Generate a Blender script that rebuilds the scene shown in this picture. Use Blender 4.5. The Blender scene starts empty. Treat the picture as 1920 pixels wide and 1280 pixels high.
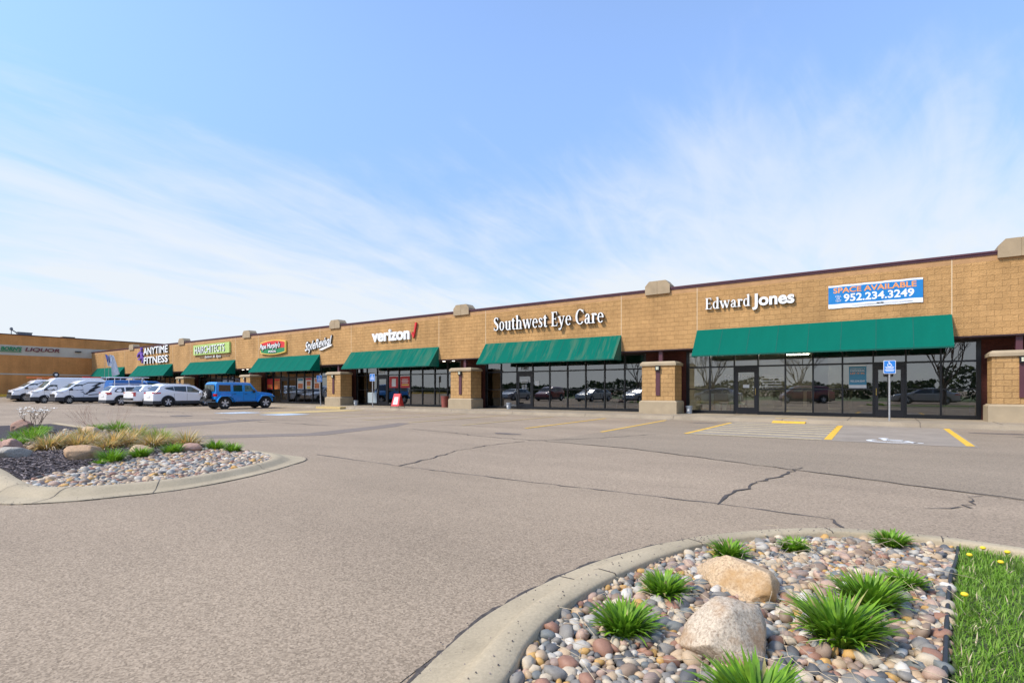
import bpy, bmesh, math, random
from mathutils import Vector, Matrix, noise
R = math.radians
rnd = random.Random(7)
C = bpy.context.scene.collection
S = bpy.context.scene

# ------------------------------------------------------------------ camera
cam = bpy.data.cameras.new('camera')
cam.sensor_width = 36.0
cam.lens = 36.0 * 997.0 / 1920.0
cam.shift_y = (732.0 - 640.0) / 1920.0
cam.clip_start = 0.05
cam.clip_end = 3000
co = bpy.data.objects.new('camera', cam)
C.objects.link(co)
co.location = (0, 0, 1.23)
co.rotation_euler = (R(90), 0, R(34.9))
S.camera = co

# ------------------------------------------------------------------ light
SUN_EL, SUN_AZ = R(47), math.atan2(-0.55, -0.83)      # azimuth from +Y, clockwise; sun stands behind and left of the viewer
w = bpy.data.worlds.new('World')
S.world = w
w.use_nodes = True
nt = w.node_tree
N, LK = nt.nodes, nt.links
N.clear()
def wn(t, **k):
    n = N.new(t)
    for a, b in k.items(): setattr(n, a, b)
    return n
def wmath(op, a, b=None, c=None):
    n = wn('ShaderNodeMath', operation=op)
    for i, v in enumerate((a, b, c)):
        if v is None: continue
        if isinstance(v, (int, float)): n.inputs[i].default_value = v
        else: LK.new(v, n.inputs[i])
    return n.outputs[0]
sky = wn('ShaderNodeTexSky', sky_type='NISHITA', sun_disc=False)
sky.sun_elevation = SUN_EL
sky.sun_rotation = SUN_AZ
sky.air_density = 1.0
sky.dust_density = 0.6
sky.ozone_density = 2.0
tc = wn('ShaderNodeTexCoord')
sp = wn('ShaderNodeSeparateXYZ')
LK.new(tc.outputs['Generated'], sp.inputs[0])
zz = wmath('MAXIMUM', sp.outputs[2], 0.0)
zp = wmath('ADD', zz, 0.16)
cb = wn('ShaderNodeCombineXYZ')
LK.new(wmath('DIVIDE', sp.outputs[0], zp), cb.inputs[0])
LK.new(wmath('DIVIDE', sp.outputs[1], zp), cb.inputs[1])
def cloud(rot, scale, det, dist, loc, rough=0.55):
    m = wn('ShaderNodeMapping')
    m.inputs['Rotation'].default_value = (0, 0, R(rot))
    m.inputs['Scale'].default_value = scale
    m.inputs['Location'].default_value = loc
    LK.new(cb.outputs[0], m.inputs[0])
    n = wn('ShaderNodeTexNoise')
    n.inputs['Scale'].default_value = 1.0
    n.inputs['Detail'].default_value = det
    n.inputs['Roughness'].default_value = rough
    n.inputs['Distortion'].default_value = dist
    LK.new(m.outputs[0], n.inputs['Vector'])
    return n.outputs['Fac']
def sstep(v, a, b):
    m = wn('ShaderNodeMapRange', interpolation_type='SMOOTHSTEP')
    m.inputs['From Min'].default_value = a
    m.inputs['From Max'].default_value = b
    LK.new(v, m.inputs['Value'])
    return m.outputs[0]
def blob(d, a, b):      # a soft bank of thin cloud round a compass direction
    dv = wn('ShaderNodeVectorMath', operation='DOT_PRODUCT')
    LK.new(tc.outputs['Generated'], dv.inputs[0])
    dv.inputs[1].default_value = Vector(d).normalized()
    return sstep(dv.outputs['Value'], math.cos(R(a)), math.cos(R(b)))
broad = cloud(20, (0.60, 0.45, 1), 6, 0.8, (3.1, 1.7, 0))
streak = cloud(-60, (2.0, 0.70, 1), 9, 1.3, (0.3, 5.2, 0), 0.58)
fine = cloud(-30, (5.2, 1.5, 1), 10, 1.6, (8.3, 2.2, 0), 0.62)
cirrus = wmath('ADD', wmath('MULTIPLY', broad, 0.50), wmath('ADD', wmath('MULTIPLY', streak, 0.42), wmath('MULTIPLY', fine, 0.20)))
bank = wmath('ADD', wmath('ADD', wmath('MULTIPLY', blob((-0.17, 1.10, 0.36), 25, 1), 0.15), wmath('MULTIPLY', blob((-1.16, 0.41, 0.16), 27, 2), 0.09)), wmath('MULTIPLY', blob((-0.72, 0.70, 0.42), 17, 1), 0.07))
low = wmath('MULTIPLY', wmath('SUBTRACT', 1.0, sstep(zz, 0.0, 0.62)), 0.13)
high = wmath('MULTIPLY', sstep(zz, 0.24, 0.56), -0.17)
cov = sstep(wmath('ADD', wmath('ADD', cirrus, bank), wmath('ADD', low, high)), 0.55, 0.86)
haze_f = wmath('MULTIPLY', wmath('SUBTRACT', 1.0, sstep(zz, 0.0, 0.36)), 0.66)
fac = wmath('MINIMUM', wmath('ADD', wmath('MULTIPLY', cov, 0.60), wmath('ADD', haze_f, 0.13)), 0.97)
tint = wn('ShaderNodeMix', data_type='RGBA', blend_type='MULTIPLY')
tint.inputs['Factor'].default_value = 1.0
LK.new(sky.outputs[0], tint.inputs['A'])
gr = wn('ShaderNodeMapRange', interpolation_type='SMOOTHSTEP')
LK.new(zz, gr.inputs['Value'])
for k_, v_ in (('From Min', .12), ('From Max', .56), ('To Min', .62), ('To Max', 1.0)): gr.inputs[k_].default_value = v_
tv = wn('ShaderNodeVectorMath', operation='SCALE')
tv.inputs[0].default_value = (1.70, 2.0, 2.35)
LK.new(gr.outputs[0], tv.inputs['Scale'])
LK.new(tv.outputs[0], tint.inputs['B'])
mx = wn('ShaderNodeMix', data_type='RGBA')
LK.new(fac, mx.inputs['Factor'])
LK.new(tint.outputs['Result'], mx.inputs['A'])
mx.inputs['B'].default_value = (5.75, 6.15, 6.6, 1)
bg = wn('ShaderNodeBackground')
bg.inputs['Strength'].default_value = 0.1
LK.new(mx.outputs['Result'], bg.inputs['Color'])
ow = wn('ShaderNodeOutputWorld')
LK.new(bg.outputs[0], ow.inputs[0])

sl = bpy.data.lights.new('sun', 'SUN')
sl.energy = 3.1
sl.angle = R(10)
sl.color = (1.0, 0.92, 0.80)
so = bpy.data.objects.new('sun', sl)
C.objects.link(so)
sd = Vector((math.sin(SUN_AZ) * math.cos(SUN_EL), math.cos(SUN_AZ) * math.cos(SUN_EL), math.sin(SUN_EL)))
so.rotation_euler = (-sd).to_track_quat('-Z', 'Y').to_euler()
so.location = sd * 50
S.view_settings.view_transform = 'Standard'
S.view_settings.look = 'None'
S.view_settings.gamma = 1.0
S.view_settings.exposure = 0.55

# ------------------------------------------------------------------ materials
M = {}
def newmat(name):
    m = bpy.data.materials.new(name)
    m.use_nodes = True
    M[name] = m
    return m, m.node_tree.nodes, m.node_tree.links, m.node_tree.nodes['Principled BSDF']
def lin(c):
    return tuple(c) + (1.0,)
def mat(name, c, r=0.6, met=0.0, var=0.10, sc=6.0, bump=0.0, bsc=60.0, coat=0.0, spec=0.5, emit=None, det=4):
    m, n, l, b = newmat(name)
    b.inputs['Roughness'].default_value = r
    b.inputs['Metallic'].default_value = met
    b.inputs['Coat Weight'].default_value = coat
    b.inputs['Coat Roughness'].default_value = 0.05
    b.inputs['Specular IOR Level'].default_value = spec
    t = n.new('ShaderNodeTexCoord')
    no = n.new('ShaderNodeTexNoise')
    no.inputs['Scale'].default_value = sc
    no.inputs['Detail'].default_value = det
    l.new(t.outputs['Object'], no.inputs['Vector'])
    mr = n.new('ShaderNodeMapRange')
    mr.inputs['From Min'].default_value = 0.3
    mr.inputs['From Max'].default_value = 0.7
    l.new(no.outputs['Fac'], mr.inputs['Value'])
    mi = n.new('ShaderNodeMix'); mi.data_type = 'RGBA'
    mi.inputs['A'].default_value = lin([x * (1 - var) for x in c])
    mi.inputs['B'].default_value = lin([min(1, x * (1 + var)) for x in c])
    l.new(mr.outputs[0], mi.inputs['Factor'])
    l.new(mi.outputs['Result'], b.inputs['Base Color'])
    if bump:
        n2 = n.new('ShaderNodeTexNoise')
        n2.inputs['Scale'].default_value = bsc
        n2.inputs['Detail'].default_value = 5
        l.new(t.outputs['Object'], n2.inputs['Vector'])
        bp = n.new('ShaderNodeBump')
        bp.inputs['Strength'].default_value = bump
        bp.inputs['Distance'].default_value = 0.02
        l.new(n2.outputs['Fac'], bp.inputs['Height'])
        l.new(bp.outputs[0], b.inputs['Normal'])
    if emit:
        b.inputs['Emission Color'].default_value = lin(c)
        b.inputs['Emission Strength'].default_value = emit
    return m

def wallvec(n, l):          # (x,z) on faces looking along y, (y,z) on faces looking along x
    t = n.new('ShaderNodeTexCoord')
    g = n.new('ShaderNodeNewGeometry')
    a = n.new('ShaderNodeSeparateXYZ'); l.new(g.outputs['Position'], a.inputs[0])
    s = n.new('ShaderNodeSeparateXYZ'); l.new(g.outputs['True Normal'], s.inputs[0])
    ab = n.new('ShaderNodeMath'); ab.operation = 'ABSOLUTE'; l.new(s.outputs[0], ab.inputs[0])
    gt = n.new('ShaderNodeMath'); gt.operation = 'GREATER_THAN'; l.new(ab.outputs[0], gt.inputs[0]); gt.inputs[1].default_value = 0.6
    mx = n.new('ShaderNodeMix'); l.new(gt.outputs[0], mx.inputs['Factor'])
    l.new(a.outputs[0], mx.inputs[2]); l.new(a.outputs[1], mx.inputs[3])
    c = n.new('ShaderNodeCombineXYZ'); l.new(mx.outputs[0], c.inputs[0]); l.new(a.outputs[2], c.inputs[1])
    return c.outputs[0], g.outputs['Position']

def block_mat(name, c1, c2, mortar, bw, rh, msize, rough_bump, stain=0.0, var=0.22, offz=0.0):
    m, n, l, b = newmat(name)
    v, pos = wallvec(n, l)
    mp = n.new('ShaderNodeMapping'); mp.inputs['Location'].default_value = (0.07, offz, 0)
    l.new(v, mp.inputs[0])
    br = n.new('ShaderNodeTexBrick')
    br.offset = 0.5
    br.inputs['Scale'].default_value = 1.0
    br.inputs['Brick Width'].default_value = bw
    br.inputs['Row Height'].default_value = rh
    br.inputs['Mortar Size'].default_value = msize
    br.inputs['Mortar Smooth'].default_value = 0.3
    br.inputs['Color1'].default_value = lin(c1)
    br.inputs['Color2'].default_value = lin(c2)
    br.inputs['Mortar'].default_value = lin(mortar)
    l.new(mp.outputs[0], br.inputs['Vector'])
    no = n.new('ShaderNodeTexNoise'); no.inputs['Scale'].default_value = 9; no.inputs['Detail'].default_value = 6
    no.inputs['Roughness'].default_value = 0.7
    l.new(pos, no.inputs['Vector'])
    big = n.new('ShaderNodeTexNoise'); big.inputs['Scale'].default_value = 0.7; big.inputs['Detail'].default_value = 4
    l.new(pos, big.inputs['Vector'])
    ad = n.new('ShaderNodeMath'); ad.operation = 'ADD'
    l.new(no.outputs['Fac'], ad.inputs[0]); l.new(big.outputs['Fac'], ad.inputs[1])
    mr = n.new('ShaderNodeMapRange'); mr.inputs['From Min'].default_value = 0.6; mr.inputs['From Max'].default_value = 1.4
    mr.inputs['To Min'].default_value = 1 - var; mr.inputs['To Max'].default_value = 1 + var
    l.new(ad.outputs[0], mr.inputs['Value'])
    sm = n.new('ShaderNodeMapping'); sm.inputs['Scale'].default_value = (0.9, 0.9, 0.10); l.new(pos, sm.inputs[0])
    sn = n.new('ShaderNodeTexNoise'); sn.inputs['Scale'].default_value = 1.3; sn.inputs['Detail'].default_value = 7; sn.inputs['Roughness'].default_value = 0.7
    l.new(sm.outputs[0], sn.inputs['Vector'])
    s2 = n.new('ShaderNodeMapRange'); s2.inputs['From Min'].default_value = 0.35; s2.inputs['From Max'].default_value = 0.62
    s2.inputs['To Min'].default_value = 0.86; s2.inputs['To Max'].default_value = 1.06; l.new(sn.outputs['Fac'], s2.inputs['Value'])
    mm = n.new('ShaderNodeMath'); mm.operation = 'MULTIPLY'; l.new(mr.outputs[0], mm.inputs[0]); l.new(s2.outputs[0], mm.inputs[1])
    mu = n.new('ShaderNodeMix'); mu.data_type = 'RGBA'; mu.blend_type = 'MULTIPLY'; mu.inputs['Factor'].default_value = 1
    l.new(br.outputs['Color'], mu.inputs['A']); l.new(mm.outputs[0], mu.inputs['B'])
    l.new(mu.outputs['Result'], b.inputs['Base Color'])
    b.inputs['Roughness'].default_value = 0.9
    b.inputs['Specular IOR Level'].default_value = 0.2
    # split-face relief
    st = n.new('ShaderNodeMapping'); st.inputs['Scale'].default_value = (1, 1, 2.2); l.new(pos, st.inputs[0])
    rn = n.new('ShaderNodeTexNoise'); rn.inputs['Scale'].default_value = 14; rn.inputs['Detail'].default_value = 5
    l.new(st.outputs[0], rn.inputs['Vector'])
    sb = n.new('ShaderNodeMath'); sb.operation = 'MULTIPLY_ADD'
    l.new(br.outputs['Fac'], sb.inputs[0]); sb.inputs[1].default_value = -1.2
    l.new(rn.outputs['Fac'], sb.inputs[2])
    bp = n.new('ShaderNodeBump'); bp.inputs['Strength'].default_value = rough_bump; bp.inputs['Distance'].default_value = 0.05
    l.new(sb.outputs[0], bp.inputs['Height']); l.new(bp.outputs[0], b.inputs['Normal'])
    return m

def asphalt_mat(name, dark, light, gs, blotch=0.16, spk=0.5):
    m, n, l, b = newmat(name)
    g = n.new('ShaderNodeNewGeometry')
    vo = n.new('ShaderNodeTexVoronoi'); vo.inputs['Scale'].default_value = gs
    l.new(g.outputs['Position'], vo.inputs['Vector'])
    bw = n.new('ShaderNodeSeparateColor'); l.new(vo.outputs['Color'], bw.inputs[0])
    no = n.new('ShaderNodeTexNoise'); no.inputs['Scale'].default_value = gs * 0.35; no.inputs['Detail'].default_value = 6; no.inputs['Roughness'].default_value = 0.75
    l.new(g.outputs['Position'], no.inputs['Vector'])
    a = n.new('ShaderNodeMath'); a.operation = 'MULTIPLY_ADD'; l.new(bw.outputs[0], a.inputs[0]); a.inputs[1].default_value = spk; 
    sc = n.new('ShaderNodeMapRange'); sc.inputs['From Min'].default_value = .25; sc.inputs['From Max'].default_value = .75
    sc.inputs['To Min'].default_value = 0.0; sc.inputs['To Max'].default_value = 1 - spk
    l.new(no.outputs['Fac'], sc.inputs['Value']); l.new(sc.outputs[0], a.inputs[2])
    mi = n.new('ShaderNodeMix'); mi.data_type = 'RGBA'
    mi.inputs['A'].default_value = lin(dark); mi.inputs['B'].default_value = lin(light)
    l.new(a.outputs[0], mi.inputs['Factor'])
    bl = n.new('ShaderNodeTexNoise'); bl.inputs['Scale'].default_value = 0.45; bl.inputs['Detail'].default_value = 6; bl.inputs['Roughness'].default_value = 0.6
    mp = n.new('ShaderNodeMapping'); mp.inputs['Scale'].default_value = (0.5, 1.2, 1); mp.inputs['Rotation'].default_value = (0, 0, R(15))
    l.new(g.outputs['Position'], mp.inputs[0]); l.new(mp.outputs[0], bl.inputs['Vector'])
    mr = n.new('ShaderNodeMapRange'); mr.inputs['From Min'].default_value = .3; mr.inputs['From Max'].default_value = .7
    mr.inputs['To Min'].default_value = 1 - blotch; mr.inputs['To Max'].default_value = 1 + blotch
    l.new(bl.outputs['Fac'], mr.inputs['Value'])
    mu = n.new('ShaderNodeMix'); mu.data_type = 'RGBA'; mu.blend_type = 'MULTIPLY'; mu.inputs['Factor'].default_value = 1
    l.new(mi.outputs['Result'], mu.inputs['A']); l.new(mr.outputs[0], mu.inputs['B'])
    l.new(mu.outputs['Result'], b.inputs['Base Color'])
    b.inputs['Roughness'].default_value = 0.92
    b.inputs['Specular IOR Level'].default_value = 0.25
    bp = n.new('ShaderNodeBump'); bp.inputs['Strength'].default_value = 0.55; bp.inputs['Distance'].default_value = 0.006
    l.new(a.outputs[0], bp.inputs['Height']); l.new(bp.outputs[0], b.inputs['Normal'])
    return m

def concrete_mat(name, c, sc=1.0, speck=1.0):
    m, n, l, b = newmat(name)
    g = n.new('ShaderNodeNewGeometry')
    def nz(s_, d, r_, a, z, lo, hi):
        t = n.new('ShaderNodeTexNoise'); t.inputs['Scale'].default_value = s_; t.inputs['Detail'].default_value = d; t.inputs['Roughness'].default_value = r_
        l.new(g.outputs['Position'], t.inputs['Vector'])
        q = n.new('ShaderNodeMapRange'); q.inputs['From Min'].default_value = a; q.inputs['From Max'].default_value = z
        q.inputs['To Min'].default_value = lo; q.inputs['To Max'].default_value = hi; l.new(t.outputs['Fac'], q.inputs['Value'])
        return q.outputs[0], t.outputs['Fac']
    a, _ = nz(1.1 * sc, 8, .65, .3, .7, .80, 1.12)
    f, fh = nz(55 * sc, 5, .7, .3, .7, .86, 1.12)
    d, _ = nz(21 * sc, 3, .5, .70, .76, 1.0, 1 - .45 * speck)
    st, _ = nz(3.3 * sc, 7, .7, .55, .75, 1.0, .80)
    v = a
    for o in (f, d, st):
        k = n.new('ShaderNodeMath'); k.operation = 'MULTIPLY'; l.new(v, k.inputs[0]); l.new(o, k.inputs[1]); v = k.outputs[0]
    mu = n.new('ShaderNodeMix'); mu.data_type = 'RGBA'; mu.blend_type = 'MULTIPLY'; mu.inputs['Factor'].default_value = 1
    mu.inputs['A'].default_value = lin(c); l.new(v, mu.inputs['B']); l.new(mu.outputs['Result'], b.inputs['Base Color'])
    b.inputs['Roughness'].default_value = 0.9; b.inputs['Specular IOR Level'].default_value = 0.25
    bp = n.new('ShaderNodeBump'); bp.inputs['Strength'].default_value = 0.35; bp.inputs['Distance'].default_value = 0.008
    l.new(fh, bp.inputs['Height']); l.new(bp.outputs[0], b.inputs['Normal'])
    return m

def awning_mat(name, stain):
    m, n, l, b = newmat(name)
    g = n.new('ShaderNodeNewGeometry')
    mp = n.new('ShaderNodeMapping'); mp.inputs['Scale'].default_value = (1, 0.16, 0.16)
    l.new(g.outputs['Position'], mp.inputs[0])
    no = n.new('ShaderNodeTexNoise'); no.inputs['Scale'].default_value = 3.2; no.inputs['Detail'].default_value = 7; no.inputs['Roughness'].default_value = 0.65
    l.new(mp.outputs[0], no.inputs['Vector'])
    mi = n.new('ShaderNodeMix'); mi.data_type = 'RGBA'
    mi.inputs['A'].default_value = (0.0, 0.100, 0.068, 1); mi.inputs['B'].default_value = (0.0, 0.128, 0.088, 1)
    l.new(no.outputs['Fac'], mi.inputs['Factor'])
    out = mi.outputs['Result']
    if stain:
        mr = n.new('ShaderNodeMapRange'); mr.inputs['From Min'].default_value = 0.50; mr.inputs['From Max'].default_value = 0.76
        mr.inputs['To Max'].default_value = stain
        l.new(no.outputs['Fac'], mr.inputs['Value'])
        m2 = n.new('ShaderNodeMix'); m2.data_type = 'RGBA'
        l.new(mr.outputs[0], m2.inputs['Factor']); l.new(out, m2.inputs['A'])
        m2.inputs['B'].default_value = (0.24, 0.17, 0.09, 1)
        out = m2.outputs['Result']
    l.new(out, b.inputs['Base Color'])
    b.inputs['Roughness'].default_value = 0.9
    b.inputs['Specular IOR Level'].default_value = 0.12
    n2 = n.new('ShaderNodeTexNoise'); n2.inputs['Scale'].default_value = 4; l.new(g.outputs['Position'], n2.inputs['Vector'])
    bp = n.new('ShaderNodeBump'); bp.inputs['Strength'].default_value = 0.25; bp.inputs['Distance'].default_value = 0.03
    l.new(n2.outputs['Fac'], bp.inputs['Height']); l.new(bp.outputs[0], b.inputs['Normal'])
    return m

def glass_mat(name, tint, ior, rough=0.0):
    m, n, l, b = newmat(name)
    n.remove(b)
    fr = n.new('ShaderNodeFresnel'); fr.inputs['IOR'].default_value = ior
    tr = n.new('ShaderNodeBsdfTransparent'); tr.inputs[0].default_value = lin(tint)
    gl = n.new('ShaderNodeBsdfGlossy'); gl.inputs['Roughness'].default_value = rough
    mi = n.new('ShaderNodeMixShader')
    l.new(fr.outputs[0], mi.inputs[0]); l.new(tr.outputs[0], mi.inputs[1]); l.new(gl.outputs[0], mi.inputs[2])
    l.new(mi.outputs[0], n['Material Output'].inputs[0])
    return m

block_mat('split_block', (0.50, 0.290, 0.118), (0.45, 0.258, 0.103), (0.38, 0.216, 0.086), 0.406, 0.203, 0.008, 0.6, offz=0.04)
block_mat('pier_block', (0.50, 0.302, 0.128), (0.44, 0.262, 0.108), (0.28, 0.16, 0.07), 0.406, 0.203, 0.009, 0.55, var=0.22, offz=0.04)
block_mat('orange_brick', (0.62, 0.275, 0.080), (0.56, 0.245, 0.071), (0.50, 0.24, 0.095), 0.22, 0.075, 0.009, 0.25, var=0.22)
block_mat('red_brick', (0.115, 0.036, 0.026), (0.095, 0.03, 0.022), (0.07, 0.028, 0.022), 0.22, 0.075, 0.008, 0.25, var=0.22)
mat('smooth_block', (0.43, 0.24, 0.105), 0.85, var=0.14, sc=3, bump=0.15)
mat('precast', (0.36, 0.27, 0.165), 0.85, var=0.12, sc=2.5, bump=0.12, bsc=90)
mat('precast_base', (0.37, 0.29, 0.185), 0.85, var=0.10, sc=2.0, bump=0.12, bsc=90)
mat('band_stone', (0.50, 0.44, 0.34), 0.85, var=0.08, sc=1.0)
mat('joint_sealant', (0.62, 0.46, 0.28), 0.7, var=0.05)
mat('plum_metal', (0.085, 0.026, 0.034), 0.45, var=0.10, sc=2)
mat('plum_dark', (0.035, 0.015, 0.018), 0.7, var=0.1)
mat('black_frame', (0.012, 0.012, 0.013), 0.35, var=0.15)
mat('bronze_door', (0.020, 0.017, 0.017), 0.4, var=0.15)
glass_mat('store_glass', (0.62, 0.68, 0.66), 3.1)
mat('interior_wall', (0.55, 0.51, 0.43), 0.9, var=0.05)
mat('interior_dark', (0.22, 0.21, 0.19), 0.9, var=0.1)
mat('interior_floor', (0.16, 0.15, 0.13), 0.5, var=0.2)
mat('interior_tile', (0.35, 0.35, 0.33), 0.9, var=0.05)
mat('lamp_panel', (1.0, 0.90, 0.72), 0.5, emit=20.0)
mat('soffit_lamp', (1.0, 0.9, 0.75), 0.5, emit=4.0)
mat('lamp_lens', (0.75, 0.74, 0.55), 0.3, var=0.05)
mat('roof_grey', (0.20, 0.20, 0.20), 0.9)
awning_mat('awning_green', 0.0)
mat('awning_seam', (0.0, 0.085, 0.062), 0.9, var=.1)
awning_mat('awning_rust', 0.22)
awning_mat('awning_rusty', 0.36)
asphalt_mat('asphalt', (0.132, 0.098, 0.064), (0.49, 0.378, 0.265), 80.0, spk=0.5, blotch=0.15)
asphalt_mat('asphalt_lane', (0.152, 0.113, 0.074), (0.46, 0.355, 0.247), 105.0, blotch=0.13, spk=0.6)
asphalt_mat('asphalt_dark', (0.128, 0.098, 0.067), (0.42, 0.33, 0.232), 80.0, blotch=0.10, spk=0.5)
asphalt_mat('asphalt_patch', (0.105, 0.084, 0.068), (0.31, 0.250, 0.200), 80.0, blotch=0.10, spk=0.5)
mat('crack_tar', (0.07, 0.056, 0.045), 0.8, var=0.4, sc=30)
mat('oil_stain', (0.14, 0.11, 0.088), 0.8, var=0.3, sc=5)
concrete_mat('sidewalk_concrete', (0.33, 0.268, 0.19), 1.0, 0.3)
concrete_mat('kerb_concrete', (0.42, 0.342, 0.225), 1.0, 1.0)
concrete_mat('pad_concrete', (0.31, 0.26, 0.205), 1.0, 0.3)
mat('yellow_paint', (0.75, 0.44, 0.04), 0.7, var=0.18, sc=9)
mat('hatch_yellow', (0.56, 0.44, 0.23), 0.8, var=0.3, sc=14)
mat('faded_yellow', (0.52, 0.38, 0.16), 0.8, var=0.25, sc=14)
mat('white_paint', (0.72, 0.72, 0.70), 0.7, var=0.1, sc=9)
mat('faded_blue_paint', (0.42, 0.50, 0.56), 0.8, var=0.15, sc=14)
mat('soil', (0.055, 0.042, 0.032), 0.95, var=0.3, sc=15, bump=0.5)
mat('mulch_soil', (0.045, 0.034, 0.033), 0.95, var=0.5, sc=40, bump=0.8)
mat('lawn_soil', (0.055, 0.075, 0.02), 0.95, var=0.3, sc=15, bump=0.5)
mat('far_grass', (0.12, 0.16, 0.05), 0.95, var=0.3, sc=0.3)
mat('letter_white', (0.82, 0.82, 0.80), 0.4, var=0.02)
mat('letter_side', (0.10, 0.10, 0.09), 0.5, var=0.1)
mat('letter_bronze', (0.30, 0.22, 0.15), 0.5, var=0.1)
mat('sign_red', (0.62, 0.03, 0.03), 0.4, var=0.05)
mat('sign_green', (0.02, 0.22, 0.08), 0.4, var=0.05)
mat('sign_lime', (0.42, 0.56, 0.16), 0.45, var=0.05)
mat('sign_gold', (0.75, 0.50, 0.10), 0.45, var=0.05)
mat('sign_purple', (0.17, 0.09, 0.38), 0.45, var=0.05)
mat('sign_maroon', (0.16, 0.02, 0.03), 0.4, var=0.05)
mat('banner_blue', (0.0, 0.18, 0.48), 0.5, var=0.05)
mat('banner_white', (0.80, 0.82, 0.86), 0.5, var=0.03)
mat('banner_orange', (0.85, 0.32, 0.08), 0.5, var=0.03)
mat('ada_blue', (0.02, 0.19, 0.58), 0.4, var=0.05)
mat('galvanized', (0.46, 0.46, 0.45), 0.45, met=0.6, var=0.12, sc=20)
mat('teal_poster', (0.06, 0.25, 0.38), 0.5, var=0.05)
mat('pale_panel', (0.38, 0.44, 0.46), 0.5, var=0.04)
mat('paper', (0.70, 0.70, 0.68), 0.6, var=0.04)
mat('poster_red', (0.48, 0.03, 0.03), 0.5, var=0.1)
mat('poster_food', (0.55, 0.16, 0.04), 0.5, var=0.5, sc=9)
mat('pink_neon', (0.9, 0.05, 0.4), 0.5, emit=0.6)
mat('bucket_grey', (0.30, 0.33, 0.36), 0.5, var=0.08)
mat('can_red', (0.28, 0.075, 0.055), 0.6, var=0.1)
mat('furniture_white', (0.62, 0.66, 0.66), 0.5, var=0.05)
mat('plywood', (0.50, 0.46, 0.30), 0.7, var=0.12, sc=5)
mat('wood', (0.35, 0.20, 0.09), 0.6, var=0.2)
mat('chair_teal', (0.02, 0.12, 0.14), 0.7, var=0.1)
mat('car_white', (0.86, 0.86, 0.86), 0.25, var=0.01, coat=0.8)
mat('car_silver', (0.36, 0.38, 0.40), 0.3, met=0.5, var=0.02, coat=0.8)
mat('car_blue', (0.008, 0.235, 0.64), 0.28, var=0.03, coat=0.9)
mat('car_red', (0.22, 0.02, 0.02), 0.28, var=0.03, coat=0.9)
mat('truck_blue', (0.01, 0.13, 0.42), 0.35, var=0.05, coat=0.5)
mat('car_glass', (0.018, 0.022, 0.024), 0.05, var=0.2, sc=2, spec=0.8)
mat('car_glass_light', (0.10, 0.13, 0.12), 0.06, var=0.6, sc=4, spec=0.8)
mat('car_black', (0.016, 0.016, 0.018), 0.6, var=0.15)
mat('cladding_grey', (0.035, 0.037, 0.042), 0.6, var=0.12)
mat('arch_black', (0.006, 0.006, 0.006), 0.9)
mat('tyre', (0.018, 0.017, 0.016), 0.85, var=0.3, sc=10, bump=0.2)
mat('rim_alloy', (0.62, 0.62, 0.63), 0.35, met=0.25, var=0.06)
mat('rim_dark', (0.05, 0.05, 0.052), 0.4, met=0.5, var=0.1)
mat('rim_steel', (0.42, 0.40, 0.36), 0.5, met=0.2, var=0.1)
mat('light_red', (0.50, 0.012, 0.015), 0.15, coat=1)
mat('light_clear', (0.55, 0.58, 0.60), 0.1, coat=1)
mat('decal_black', (0.02, 0.02, 0.022), 0.4)
mat('ladder_orange', (0.80, 0.16, 0.03), 0.5)
mat('flag_white', (0.72, 0.75, 0.80), 0.8, var=0.05)
mat('flag_blue', (0.10, 0.13, 0.42), 0.8, var=0.5, sc=4)
mat('rust_pole', (0.30, 0.27, 0.22), 0.6)
mat('bark', (0.10, 0.075, 0.055), 0.9, var=0.3, sc=12, bump=0.4)
mat('twig', (0.16, 0.105, 0.075), 0.9, var=0.2)
mat('twig_red', (0.46, 0.28, 0.20), 0.9, var=0.25)
mat('petal', (0.80, 0.76, 0.66), 0.6, var=0.08)
mat('evergreen', (0.035, 0.060, 0.028), 0.9, var=0.4, sc=3)
mat('spring_leaf', (0.13, 0.16, 0.04), 0.9, var=0.4, sc=3)
mat('dandelion', (0.85, 0.60, 0.02), 0.6, var=0.1)
mat('edging', (0.022, 0.025, 0.028), 0.5, var=0.2)
mat('straw', (0.50, 0.40, 0.26), 0.8, var=0.2)

def leaf_mat(name, c, r=0.5, tl=0.35, var=0.35, sc=22):
    m, n, l, b = newmat(name)
    g = n.new('ShaderNodeNewGeometry')
    no = n.new('ShaderNodeTexNoise'); no.inputs['Scale'].default_value = sc; no.inputs['Detail'].default_value = 3
    l.new(g.outputs['Position'], no.inputs['Vector'])
    mr = n.new('ShaderNodeMapRange'); mr.inputs['From Min'].default_value = .3; mr.inputs['From Max'].default_value = .7
    l.new(no.outputs['Fac'], mr.inputs['Value'])
    mi = n.new('ShaderNodeMix'); mi.data_type = 'RGBA'
    mi.inputs['A'].default_value = lin([x * (1 - var) for x in c]); mi.inputs['B'].default_value = lin([x * (1 + var) for x in c])
    l.new(mr.outputs[0], mi.inputs['Factor'])
    l.new(mi.outputs['Result'], b.inputs['Base Color'])
    b.inputs['Roughness'].default_value = r
    b.inputs['Specular IOR Level'].default_value = 0.3
    t = n.new('ShaderNodeBsdfTranslucent'); l.new(mi.outputs['Result'], t.inputs[0])
    x = n.new('ShaderNodeMixShader'); x.inputs[0].default_value = tl
    l.new(b.outputs[0], x.inputs[1]); l.new(t.outputs[0], x.inputs[2])
    l.new(x.outputs[0], n['Material Output'].inputs[0])
    return m
leaf_mat('blade_green', (0.21, 0.38, 0.026))
leaf_mat('blade_dark', (0.135, 0.28, 0.02))
leaf_mat('blade_dry', (0.42, 0.36, 0.14))
leaf_mat('lawn_green', (0.18, 0.34, 0.03), sc=9)
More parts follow.
